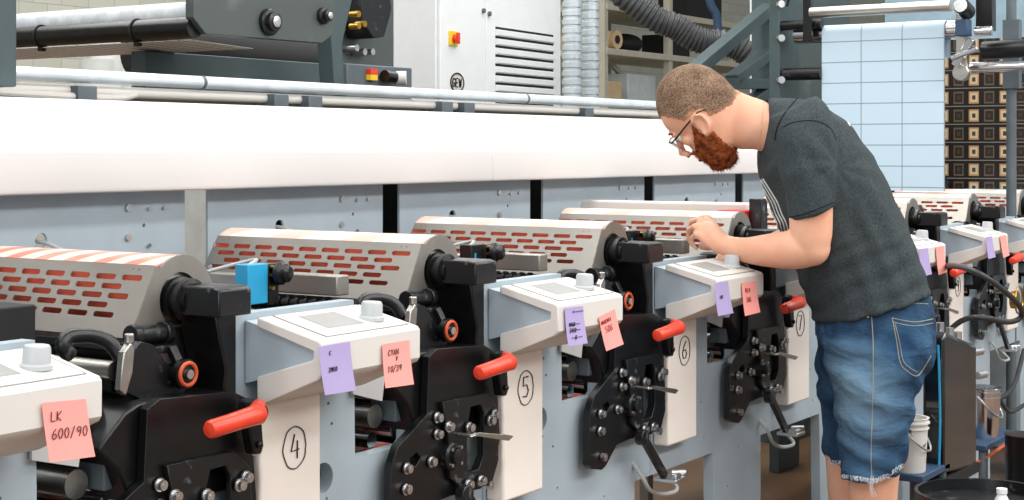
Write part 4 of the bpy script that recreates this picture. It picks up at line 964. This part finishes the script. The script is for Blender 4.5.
# brow, nose, lips, cheekbones
hell(26,10,-10,4.5,3.2,8); hell(26,10,10,4.5,3.2,8)
hb.tube([Hd(27,7,0),Hd(30,0,0),Hd(34.5,-9,0),Hd(36,-12,0)], [v*KS for v in (3.2,3.4,4.2,4.8)], n=12)
hell(32,-14,-4.2,3.6,3,3.2); hell(32,-14,4.2,3.6,3,3.2)
hell(26.5,-21,0,3.2,2,7); hell(26,-25,0,3.2,2.2,6.5); hell(20,-3,-17,6,6,7); hell(20,-3,17,6,6,7); hell(16,-40,0,8,6,9)
# ears
for sg in (-1, 1):
    E = [Hd(3+4*math.cos(t)*1.6-3, 1+9.5*math.sin(t), sg*(31.0+1.2*math.cos(t+2))) for t in [i*PI/9 for i in range(2, 17)]]
    pts = [(4,7),(1,10.5),(-5,11),(-9,7.5),(-9.5,1),(-7,-5),(-2.5,-10),(1.5,-9.5),(2,-5)]
    hb.tube([Hd(a, b, sg*(31.5 + (4.0 if a < -3 else 1.5))) for a, b in pts], [v*KS for v in (1.6,2,2.2,2.2,2,2,2.4,2.4,1.6)], n=10)
    hell(-3,1,sg*30.5,7,9.5,2.2)
    hell(2.5,-1,sg*30,2,3,1.8)
# neck
loftpx(hb, [(716,84,712,138,0,.050),(724,86,722,143,0,.055),(738,91,738,149,0,.060),(750,96,752,149.5,0,.063),(764,101,760,151,0,.068),(782,112,775,158,0,.085)], e=2)
# arms -------------------------------------------------------------
def limb(mb, pts, n=24, sub=4):
    """(x,y,d,r) photo px, depth offset, radius m"""
    P_ = []
    for i in range(len(pts)-1):
        p0,p1,p2,p3 = pts[max(i-1,0)],pts[i],pts[i+1],pts[min(i+2,len(pts)-1)]
        for j in range(sub):
            t=j/sub; P_.append([0.5*((2*b)+(c-a)*t+(2*a-5*b+4*c-d)*t*t+(3*b-a-3*c+d)*t**3) for a,b,c,d in zip(p0,p1,p2,p3)])
    P_.append(pts[-1])
    mb.tube([Q(q[0],q[1],q[2]) for q in P_], [q[3] for q in P_], n=n)
k = KS
limb(hb, [(800,135,-.165,.062),(806,165,-.19,.062),(810,195,-.20,.0585),(811,225,-.20,.056),(811,240,-.20,.053),(812,252,-.20,.044)])
hb.ell(Q(813,247,-.20), (.049,.045,.050))
limb(hb, [(816,247,-.20,.046),(800,249,-.185,.052),(785,250,-.165,.050),(765,250.5,-.13,.043),(745,250,-.09,.034),(728,246,-.06,.028),(720,243,-.045,.027)])
# far arm
limb(hb, [(800,150,.17,.055),(803,190,.22,.054),(800,222,.25,.046),(797,238,.24,.045)]); 
limb(hb, [(797,238,.24,.046),(778,246,.19,.042),(758,250,.14,.030),(750,250,.12,.027)])
# hands ------------------------------------------------------------
def hand(mb, wr, kn, dirs, lens, thumb):
    # palm: soft slab through wrist and knuckles
    wr = Vector(wr)
    for i in range(4):
        k0 = Vector(kn[i]); w0 = wr + (k0 - (Vector(kn[0])+Vector(kn[3]))/2) * .55
        mb.tube([w0, w0.lerp(k0,.5), k0], [.0145,.0140,.0105], n=12)
        if i < 3:
            k1 = (Vector(kn[i])+Vector(kn[i+1]))/2; mb.tube([wr, wr.lerp(k1,.6), k1 + (wr-k1)*.12], [.016,.0125,.009], n=12)
    for i in range(4):
        p = Vector(kn[i]); r = [.0098,.0102,.0098,.0086][i]; pts = [p]; rs = [r*1.08]
        for d, l in zip(dirs[i], lens[i]):
            q = p + Vector(d).normalized() * l; pts += [p.lerp(q,.5), q]; rs += [r*.92, r]; p = q; r *= .92
        mb.tube(pts, rs, n=12); mb.ell(p, (r, r, r), n=10, m=8)
    pts = [Vector(t[:3]) for t in thumb]; mb.tube(pts, [t[3] for t in thumb], n=12); mb.ell(pts[-1], (thumb[-1][3],)*3, n=10, m=8)
W_ = Q(719,242,-.042)
KN = [Q(707,217,.020), Q(700,219.5,.002), Q(696,226,-.016), Q(697,234,-.032)]
def dv(x, y, z): return RT*x + UP*(-y) + FV*z
dirs = [[dv(-.42,.15,.9),dv(-.25,.7,.55),dv(.2,1,.2)],[dv(-.42,.2,.9),dv(-.15,.8,.5),dv(.3,1,.1)],[dv(-.38,.3,.85),dv(.0,.9,.4),dv(.45,.9,.0)],[dv(-.32,.35,.8),dv(.15,.9,.3),dv(.6,.7,0)]]
lens = [(.040,.024,.018),(.043,.027,.019),(.040,.025,.018),(.032,.019,.016)]
hand(hb, W_, KN, dirs, lens, [(*Q(718,240,-.02),.017),(*Q(712,240,.03),.0155),(*Q(709,247,.03),.0140),(*Q(702,246,.045),.0120)])
hb.tube([Q(726,246,-.055), Q(719,242,-.046), Q(712,235,-.03), Q(705,228,-.008)], [.029,.0305,.0310,.0245], n=16)
# far hand
W2 = Q(750,250,.12); KN2 = [Q(738,247,.14),Q(736,249,.12),Q(735,252,.10),Q(736,256,.085)]
d2 = [[dv(-.9,.3,.3),dv(-.5,.8,.2),dv(0,1,0)]]*4
hand(hb, W2, KN2, d2, lens, [(*Q(748,247,.15),.015),(*Q(742,246,.175),.013),(*Q(737,249,.18),.0105)])
# legs (lower) ------------------------------------------------------
for (kx, ky, d, ax, ay) in ((874,430,-.10,905,655),(852,425,.12,868,655)):
    limb(hb, [(kx,ky,d,.078),(kx-.5,462,d,.072),(kx-1,485,d,.066),(kx,512,d,.062),(kx+6,540,d,.060),(kx+12,575,d,.052),(ax,ay-30,d,.036),(ax,ay,d,.038)])
    # foot inside shoe
    hb.tube([Q(ax,ay,d), Q(ax-8,ay+14,d), Q(ax-40,ay+22,d)], [.038,.04,.03], n=14)
# torso core joining arms and legs (under the clothes)
loftpx(hb, [(770,140,790,110,0,.10),(782,190,838,130,0,.17),(798,240,865,170,0,.165),(815,300,905,250,0,.15),(824,340,920,320,0,.16),(835,385,905,390,0,.17),(842,400,900,405,0,.16)], e=2.2)
body = fuse(hb, 'body', M['skin'], man, vox=.0048, sm=7, smf=.5, off=OFF)
bme = body.data; OFV = Vector(OFF)

# ---- hair & beard as grown shells of the head surface
def region_shell(name, test, lift, m, soft=9.0):
    src = bme; keep = []; idx = {}
    cos = [v.co + OFV for v in src.vertices]
    vals = [test(*toH(p)) if (p - EO).length < .30 else -1 for p in cos]
    faces = [p for p in src.polygons if all(vals[i] > 0 for i in p.vertices)]
    vs = []; 
    for f in faces:
        for i in f.vertices:
            if i not in idx: idx[i] = len(vs); vs.append(i)
    top = []; bot = []
    for i in vs:
        n = src.vertices[i].normal; p = cos[i]; e = min(1, vals[i] / 3.0)
        h = lift * e * (.75 + .5 * noise.noise(p * 160)) 
        top.append(p + n * (h + .0006)); bot.append(p - n * .001)
    mb = MB(); N_ = len(vs); fs = [[idx[i] for i in f.vertices] for f in faces]; edge = {}
    for f in fs:
        for a, c in zip(f, f[1:] + f[:1]):
            key = (min(a,c), max(a,c)); edge.setdefault(key, []).append((a,c))
    allf = fs + [[N_ + i for i in reversed(f)] for f in fs] + [(c, a, N_ + a, N_ + c) for v in edge.values() if len(v) == 1 for a, c in v]
    mb.add(top + bot, allf)
    o = mb.build(name, m, man, off=OFF, smooth=80); at = o.data.attributes.new('hair_amount', 'FLOAT', 'POINT')
    for q, i in enumerate(vs): at.data[q].value = at.data[N_+q].value = min(1, vals[i]/soft)
    return o, [(cos[i], src.vertices[i].normal.copy(), vals[i]) for i in vs]
def hl(a):      # hairline height over a
    T = [(-60,-7),(-47,-6),(-36,-8),(-25,-5),(-14,-1),(-10,8),(-4,13),(4,13),(8,12),(12,20),(18,25),(22,27),(26,31),(40,36)]
    for (a0,b0),(a1,b1) in zip(T, T[1:]):
        if a <= a1: return b0 + (b1-b0)*(a-a0)/(a1-a0)
    return 36
EAR = lambda a, b, c: abs(c) > 26 and -12.5 < a < 4.5 and -12 < b < 12.5
def t_hair(a, b, c):
    if EAR(a, b, c) or abs(c) > 38: return -1
    j = 1.4 * noise.noise(Vector((a, b, c)) * .35)
    recede = 4 * math.exp(-((abs(c)-16)/6)**2) if a > 15 else 0
    return b - hl(a) - recede + j
hair, hp = region_shell('hair', t_hair, .0022, M['hair'])
def t_beard(a, b, c):
    j = 1.0 * noise.noise(Vector((a, b, c)) * .4)
    if a < -6 or b > 12 or abs(c) > 38 or b < -62 or EAR(a, b, c): return -1
    top = 10 if a < 5 else (8 - (a-5)*1.35)
    if a > 22: top = -15 if abs(c) < 12 else top
    back = (a + 2 - max(0, (-b-4))*-.0) if b > -10 else a + 7
    if (abs(c) < 7 and a > 22 and -25 < b < -19.5): return -1
    return min(top - b, back) + j
beard, bp = region_shell('beard', t_beard, .006, M['beard'])
# beard bulk
bb = MB()
hell(10,-31,0,15.5,17,22, bb); hell(13,-40,0,12,11,15, bb); hell(4,-36,0,13,14,17, bb); hell(0,-28,-15,9,11,8, bb); hell(0,-28,15,9,11,8, bb); hell(7,-44,-3,12,9.5,11, bb); hell(8,-14,-22,7,13,5,bb); hell(8,-14,22,7,13,5,bb)
def fluff(me):
    for v in me.vertices:
        p = v.co; v.co = p + v.normal * (.0035*noise.noise(p*70) + .0022*noise.noise(p*190))
bulk = fuse(bb, 'beard_bulk', M['beard'], beard, vox=.0035, sm=3, off=OFF, post=fluff)
st = MB(); rnd = random.Random(3)
cand = [(v.co + OFV, v.normal.copy()) for v in bulk.data.vertices]
for _ in range(2600):
    p, n = rnd.choice(cand); a, b_, c_ = toH(p)
    down = (-u0v*.9 + fA*.15 + n*.55 + Vector((rnd.uniform(-.3,.3),rnd.uniform(-.3,.3),rnd.uniform(-.3,.3)))).normalized()
    L_ = rnd.uniform(.006,.013); q = p + down*L_; r_ = .00045; a1 = down.orthogonal().normalized()*r_; a2 = down.cross(a1)
    st.add([p+a1, p-a1*.5+a2*.87, p-a1*.5-a2*.87, q], [(0,1,2),(0,3,1),(1,3,2),(2,3,0)])
st.build('beard_strands', M['beard'], beard, off=OFF, smooth=0)
# eyes
for sg, nm in ((-1,'eye'),(1,'eye')):
    b = MB(); hell(24.0,4,sg*11.5,4.6,4.6,4.6,b); e_ = b.build('eye', mat('eye_white',(226,222,216),.2), man, off=OFF)
    b = MB(); hell(27.6,3.4,sg*11.5,1.3,2,2,b); b.build('iris', M['blackmatt'], e_, off=OFF)
# eyebrows
b = MB()
for sg in (-1,1): b = MB(); b.tube([Hd(29,12,sg*4),Hd(29.8,13.6,sg*10),Hd(27,12.4,sg*17)], [k*KS for k in (1.2,1.5,.8)], n=8, smooth=0); b.build('eyebrow', M['beard'], man, off=OFF)
# glasses
gb = MB(); gr = None
for sg in (-1,1):
    gb.tube([Hd(-16,7.5,sg*31.5),Hd(-8,11.5,sg*32.3),Hd(8,10,sg*32.0),Hd(24,7.5,sg*29.5),Hd(33,6.5,sg*23)], [.0014,.0020,.0023,.0026,.0022], n=8)
gb.tube([Hd(33,7,-23),Hd(36,8,-12),Hd(37,7,0),Hd(36,8,12),Hd(33,7,23)], .0016, n=8, smooth=4)
gl = gb.build('glasses', M['blackmatt'], man, off=OFF)
for sg in (-1,1):
    b = MB(); vs=[]; nn=8
    for i in range(nn+1):
        for j in range(nn+1):
            cc = 3 + 19*i/nn; bb_ = 7 - 14*j/nn*(1-.25*(abs(i/nn-.5)*2)**3)
            aa = 37 - (cc/22)**2*5 - (j/nn)*2.5
            vs.append(Hd(aa, bb_, sg*cc))
    vs2 = [v - fA*.0012 for v in vs]; m_=len(vs); w1=nn+1
    fs=[(i*w1+j,i*w1+j+1,(i+1)*w1+j+1,(i+1)*w1+j) for i in range(nn) for j in range(nn)]
    fs+=[tuple(m_+q for q in reversed(f)) for f in fs]
    bd=[j for j in range(w1)]+[i*w1+nn for i in range(1,w1)]+[nn*w1+j for j in range(nn-1,-1,-1)]+[i*w1 for i in range(nn-1,0,-1)]
    fs+=[(bd[i],bd[(i+1)%len(bd)],m_+bd[(i+1)%len(bd)],m_+bd[i]) for i in range(len(bd))]
    b.add(vs+vs2, fs); b.build('lens', M['glass'], gl, off=OFF)

# ---- T-shirt
sb = MB()
loftpx(sb, [(761,150,768,98.5,0,.066),(760,156,776,98,0,.10),(760,166,790,98,0,.155),(763,180,815,103,0,.20),(769,198,838,117,0,.212),(777,220,857,137,0,.212),(786,240,874,161,0,.205),(794,262,890,192,0,.195),(802,285,904,224,0,.188),(810,304,916,254,0,.186),(814,317,925,280,0,.190),(815,322,928,288,0,.190)], e=2.3)
# near sleeve and far sleeve
loftpx(sb, [(770,118,815,96,-.13,.07),(773,126,828,106,-.155,.080),(775,142,834,128,-.180,.080),(779,165,836,160,-.195,.078),(784,190,836,185,-.20,.076),(789,214,834.5,204,-.20,.074),(790,221,834,207,-.20,.074)], e=2.1)
loftpx(sb, [(775,130,825,110,.12,.07),(775,160,828,150,.17,.074),(778,190,830,185,.20,.070),(782,212,828,204,.21,.068)], e=2.1)
def wr(p, s, amp): return amp * noise.noise(p * s)
def shirt_post(me):
    for v in me.vertices:
        p = v.co + OFV; px = CX + F * p.dot(RT) / p.dot(FV); py = CY + F * (H - p.z) / p.dot(FV)
        n = v.normal
        # diagonal drag folds from armpit to hip, radiating folds on the sleeve, bunching at the waist
        t = (px - 838) * .80 + (py - 150) * .18
        f = 0
        ridge = lambda x: 1 - abs((x % 1.0) * 2 - 1)
        dist = math.hypot(px-838, py-165); angp = math.atan2(py-165, px-838)
        w1 = math.exp(-((dist-45)/55)**2)
        f += .0022 * w1 * math.sin(angp*9 + 3*noise.noise(p*8)) 
        wb = max(0, min(1, (py-215)/60))
        f += .0026 * wb * (1+noise.noise(p*11)) * math.sin((py*.85 + px*.35)*.33 + 4.5*noise.noise(p*6)) + .0028*max(0,min(1,(px-840)/30))*math.sin((px*.9-py*.42)*.26+3*noise.noise(p*5))
        ds = math.hypot(px-790, py-108); an2 = math.atan2(py-108, px-790)
        if px < 834 and 125 < py < 222: f += .0024*math.sin(an2*15+3*noise.noise(p*8)) * min(1, (py-125)/40) * max(0, min(1,(212-py)/30))
        f += .0020*noise.noise(p*18)
        v.co = v.co + n * f
shirt = fuse(sb, 'shirt', M['shirt'], man, vox=.0062, sm=3, smf=.5, off=OFF, post=shirt_post)
# open bottoms are hidden by the arm and shorts; hem roll rings
# ---- shorts
hb2 = MB()
loftpx(hb2, [(819,304,924,280,0,.168),(818,316,926,291,0,.172),(818,332,931,312,0,.182),(819,350,932,334,0,.186),(821,362,930,352,0,.182),(826,378,921,376,0,.165)], e=2.4)
loftpx(hb2, [(822,340,931,330,-.085,.10),(825,362,927,360,-.09,.103),(831,383,918,384,-.098,.103),(836,405,913,405,-.102,.103),(838,425,908.5,428,-.104,.103),(841,450,904,452,-.105,.102),(842.5,478,902,466,-.105,.101)], e=2.3)
loftpx(hb2, [(819,340,915,335,.085,.10),(817,365,905,365,.10,.103),(819,390,895,390,.115,.103),(822,420,890,420,.12,.102),(826,462,884,462,.12,.100)], e=2.3)
def shorts_post(me):
    for v in me.vertices:
        p = v.co + OFV; py = CY + F * (H - p.z) / p.dot(FV); px = CX + F * p.dot(RT) / p.dot(FV)
        w = max(0, min(1, (py-325)/40))
        f = .0062*w*(math.sin((py*.8-px*.45)*.22+4.5*noise.noise(p*7))) + .006*w*noise.noise(p*14) + .0024*noise.noise(p*38)
        v.co = v.co + v.normal * f
def denim():
    m = bpy.data.materials.new('washed_denim'); m.use_nodes = True; nt = m.node_tree; N = nt.nodes; L = nt.links; B_ = N['Principled BSDF']; B_.inputs['Roughness'].default_value = .85; B_.inputs['Specular IOR Level'].default_value = .15
    tc = N.new('ShaderNodeTexCoord')
    n1 = N.new('ShaderNodeTexNoise'); n1.inputs['Scale'].default_value = 7; n1.inputs['Detail'].default_value = 8; L.new(tc.outputs['Object'], n1.inputs['Vector'])
    r1 = N.new('ShaderNodeValToRGB'); e = r1.color_ramp.elements; e[0].position = .3; e[0].color = lin((20,40,70)); e[1].position = .72; e[1].color = lin((74,112,146)); L.new(n1.outputs['Fac'], r1.inputs['Fac'])
    # worn thigh / seat patches: spheres in object space
    cur = r1.outputs['Color']
    for c, rad, colr, st_ in ((Q(846,400,-.20), .18, (126,158,180), .8), (Q(905,345,-.19), .08, (44,84,124), .5), (Q(868,440,-.2), .10, (86,120,150), .5)):
        d = N.new('ShaderNodeVectorMath'); d.operation = 'DISTANCE'; L.new(tc.outputs['Object'], d.inputs[0]); d.inputs[1].default_value = tuple(Vector(c)-OFV)
        mr = N.new('ShaderNodeMapRange'); mr.inputs['From Min'].default_value = rad; mr.inputs['From Max'].default_value = rad*.2; mr.inputs['To Max'].default_value = st_; L.new(d.outputs['Value'], mr.inputs['Value'])
        mx = N.new('ShaderNodeMix'); mx.data_type = 'RGBA'; L.new(mr.outputs['Result'], mx.inputs['Factor']); L.new(cur, mx.inputs['A']); mx.inputs['B'].default_value = lin(colr); cur = mx.outputs['Result']
    n2 = N.new('ShaderNodeTexNoise'); n2.inputs['Scale'].default_value = 420; L.new(tc.outputs['Object'], n2.inputs['Vector'])
    mm = N.new('ShaderNodeMix'); mm.data_type = 'RGBA'; mm.blend_type = 'MULTIPLY'; mm.inputs['Factor'].default_value = .35; L.new(cur, mm.inputs['A']); L.new(n2.outputs['Color'], mm.inputs['B'])
    L.new(mm.outputs['Result'], B_.inputs['Base Color'])
    bp = N.new('ShaderNodeBump'); bp.inputs['Strength'].default_value = .3; bp.inputs['Distance'].default_value = .004; L.new(n2.outputs['Fac'], bp.inputs['Height']); L.new(bp.outputs['Normal'], B_.inputs['Normal'])
    return m
def fold_bump(m, scale, dist, stretch, rot, strength=.6):
    nt = m.node_tree; N = nt.nodes; L = nt.links; B_ = N['Principled BSDF']; tc = N.new('ShaderNodeTexCoord'); mp = N.new('ShaderNodeMapping'); L.new(tc.outputs['Object'], mp.inputs['Vector'])
    mp.inputs['Scale'].default_value = stretch; mp.inputs['Rotation'].default_value = rot
    n = N.new('ShaderNodeTexNoise'); n.inputs['Scale'].default_value = scale; n.inputs['Detail'].default_value = 3; n.inputs['Distortion'].default_value = .6; L.new(mp.outputs['Vector'], n.inputs['Vector'])
    b = N.new('ShaderNodeBump'); b.inputs['Strength'].default_value = strength; b.inputs['Distance'].default_value = dist; L.new(n.outputs['Fac'], b.inputs['Height'])
    if B_.inputs['Normal'].links: L.new(B_.inputs['Normal'].links[0].from_socket, b.inputs['Normal'])
    L.new(b.outputs['Normal'], B_.inputs['Normal'])
fold_bump(M['shirt'], 6, .05, (1.5,1.5,1.0), (.3,.5,.2), .3)
DN = denim(); fold_bump(DN, 9, .05, (1,1,2.0), (.4,-.5,.2), .42)
shorts = fuse(hb2, 'shorts', DN, man, vox=.0062, sm=3, smf=.5, off=OFF, post=shorts_post)
# ---- surface details by projecting on the cloth
def bvh(ob):
    me = ob.data; return BVHTree.FromPolygons([v.co + OFV for v in me.vertices], [tuple(p.vertices) for p in me.polygons])
CAMP = Vector((0,0,H))
def onto(T, x, y, lift=.0008):
    d = (Pz(x, y, 1) - CAMP).normalized(); h = T.ray_cast(CAMP, d)
    return (h[0] + h[1] * lift, h[1]) if h[0] is not None else None
def seam(T, pts, r, name, m, par, step=3, dash=0, closed=False):
    P2 = spline([Vector((x,y,0)) for x,y in pts], 8, closed); mb = MB(); cur = []
    for q in P2:
        h = onto(T, q.x, q.y, r*.4)
        if h: cur.append(h[0])
    if dash:
        for i in range(0, len(cur)-1, 2): mb.tube(cur[i:i+2], r, n=5)
    elif len(cur) > 1: mb.tube(cur, r, n=6)
    if mb.v: return mb.build(name, m, par, off=OFF)
TS = bvh(shirt); TJ = bvh(shorts)
seam(TS, [(797,99),(786,112),(778,126),(775,140)], .0018, 'shoulder_seam', M['seam'], shirt)
seam(TS, [(783,127),(795,122),(815,121),(830,128),(836,140)], .0012, 'sleeve_seam', M['seam'], shirt)
seam(TS, [(789,217),(800,215),(815,210),(834,202)], .0014, 'sleeve_hem', M['seam'], shirt)
seam(TS, [(768,100),(765,115),(762,130),(760,148)], .0035, 'collar', M['seam'], shirt)
for i in range(4):
    o_ = i*3.6
    seam(TS, [(757.5+o_*.55,182-i),(763+o_*.7,192-i*.6),(769+o_*.8,203-i*.3),(773+o_*.85,214),(777+o_*.85,222),(779+o_*.9,231)], .0022, 'white_stripe', M['print'], shirt)
seam(TS, [(832,106),(842,115),(850,126)], .0022, 'back_print_edge', M['print'], shirt)
# shorts details
seam(TJ, [(871,310),(873,340),(873,380),(872,420),(871,455),(872,478)], .0014, 'side_seam', M['stitch'], shorts, dash=0)
pk = [(892,318),(914,322),(933,319)]; seam(TJ, pk, .0013, 'pocket_stitch', M['stitch'], shorts); seam(TJ, [(x,y+4) for x,y in pk], .0011, 'pocket_stitch', M['stitch'], shorts)
seam(TJ, [(892,318),(896,338),(900,362),(907,371),(917,376),(925,366),(931,356)], .0013, 'pocket_stitch', M['stitch'], shorts); seam(TJ, [(895,324),(899,340),(903,360),(910,368),(917,372)], .0011, 'pocket_stitch', M['stitch'], shorts)
seam(TJ, [(896,300),(912,303),(928,304)], .0012, 'waist_stitch', M['stitch'], shorts); seam(TJ, [(838,322),(850,319),(862,316),(871,315)], .0013, 'front_pocket_stitch', M['stitch'], shorts)
h_ = onto(TJ, 868, 316, .001)
if h_: b = MB(); b.cyl(h_[0], h_[0]+h_[1]*.003, .004, n=12); b.build('rivet', M['brass'], shorts, off=OFF)
# frayed hems
fr = MB(); rnd = random.Random(11)
def fray(pts, T, cnt):
    P2 = spline([Vector((x,y,0)) for x,y in pts], 12)
    for _ in range(cnt):
        q = rnd.choice(P2); h = onto(T, q.x+rnd.uniform(-1,1), q.y-1.2, .001)
        if not h: continue
        p = h[0]; L_ = rnd.uniform(.003,.010); e1 = p + Vector((rnd.uniform(-.005,.005),rnd.uniform(-.005,.005),-L_*.5)); e2 = e1 + Vector((rnd.uniform(-.006,.006),rnd.uniform(-.006,.006),-L_*.6))
        fr.tube([p + Vector((0,0,.004)), e1, e2], .0006, n=4)
fray([(843,477),(858,479),(873,481),(888,475),(902,466)], TJ, 120); fray([(827,462),(834,463),(841,463)], TJ, 26)
for dx in (0,1.5,-1): fr.tube([onto(TJ,872+dx,476)[0] if onto(TJ,872+dx,476) else Q(872,476,-.2), Q(871+dx,488,-.21), Q(874+dx*2,497,-.21)], .0007, n=4)
fr.build('frayed_hem', M['fray'], shorts, off=OFF)
# necklace
TB = bvh(body); 
nb = MB(); pts = [onto(TB, x, y, .0012) for x, y in ((763,103),(763,112),(762,122),(761,132),(759,142),(757,149))]
pts = [p[0] for p in pts if p]; 
if len(pts) > 2:
    pts = spline(pts, 5)
    for i, p in enumerate(pts): nb.ell(p, (.0016,)*3, n=6, m=5)
    nb.build('necklace', mat('pale_gold',(226,196,150),.3,.8), man, off=OFF)
# shoes
for (ax, ay, d) in ((905,655,-.10),(868,655,.12)):
    b = MB(); c = Q(ax,ay,d); fwd = -RT
    secs = [(-.075,.030,.09),(-.05,.040,.11),(0,.042,.10),(.06,.044,.075),(.12,.050,.058),(.17,.046,.048),(.205,.024,.035)]
    rgs = []
    for s_, w_, h__ in secs:
        rg_ = []
        for i in range(20):
            t = 2*PI*i/20; rg_.append(Vector((c.x,c.y,0)) + fwd*s_ + FV*w_*math.cos(t) + UP*(.018 + h__*.5 + h__*.5*math.sin(t)))
        rgs.append(rg_)
    b.loft(rgs); sh = b.build('shoe', M['blackmatt'], man, off=OFF, smooth=60)
    b = MB(); b.loft([[Vector((c.x,c.y,0)) + fwd*s_ + FV*(w_+.004)*math.cos(2*PI*i/20) + UP*(.012+.012*math.sin(2*PI*i/20)) for i in range(20)] for s_, w_, _h in secs]); b.build('sole', M['white'], sh, off=OFF)
# ================================================================ LIGHT, CAMERA
w = bpy.data.worlds.new('hall_light'); SC.world = w; w.use_nodes = True
w.node_tree.nodes['Background'].inputs['Color'].default_value = (0.93, 0.97, 1.0, 1); w.node_tree.nodes['Background'].inputs['Strength'].default_value = 0.62
def area(name, loc, sx, sy, e, rot=(0,0,0), col=(1,.98,.95)):
    l = bpy.data.lights.new(name, 'AREA'); l.shape = 'RECTANGLE'; l.size = sx; l.size_y = sy; l.energy = e; l.color = col
    o = bpy.data.objects.new(name, l); COL.objects.link(o); o.location = loc; o.rotation_euler = rot; return o
area('overhead_light', (1.5, .2, 3.9), 5, .5, 115)
area('overhead_light', (6.5, .2, 3.9), 5, .5, 125)
area('overhead_light', (1.5, 3.2, 4.2), 5, .5, 120)
area('overhead_light', (6.5, 3.2, 4.2), 5, .5, 140)
area('overhead_light', (5.5, 6.0, 4.2), 8, .5, 200)
area('overhead_light', (2.0,-2.2,3.6), 6, .6, 165, (math.radians(38),0,0))  # added fill row, tilted at the press to brighten the plates
area('overhead_light', (7.0,-2.2,3.6), 5, .6, 165, (math.radians(38),0,0))  # other lamp of the added tilted fill row
area('daylight', (-3.0, 0.5, 2.2), 3, 2.4, 120, (0, math.radians(-80), 0), (.95,.98,1))
cam = bpy.data.cameras.new('camera'); co = bpy.data.objects.new('camera', cam); COL.objects.link(co); SC.camera = co
cam.sensor_width = 36; cam.lens = F * 36 / 1024; cam.shift_x = 0; cam.shift_y = -(250 - CY) / 1024
cam.clip_start = .05; cam.clip_end = 100
co.matrix_world = Matrix(((RT.x, 0, -FW.x, 0), (RT.y, 0, -FW.y, 0), (0, 1, 0, H), (0, 0, 0, 1)))
SC.view_settings.view_transform = 'Standard'; SC.view_settings.look = 'None'; SC.view_settings.gamma = 1; SC.view_settings.exposure = -0.4; SC.view_settings.use_curve_mapping = False
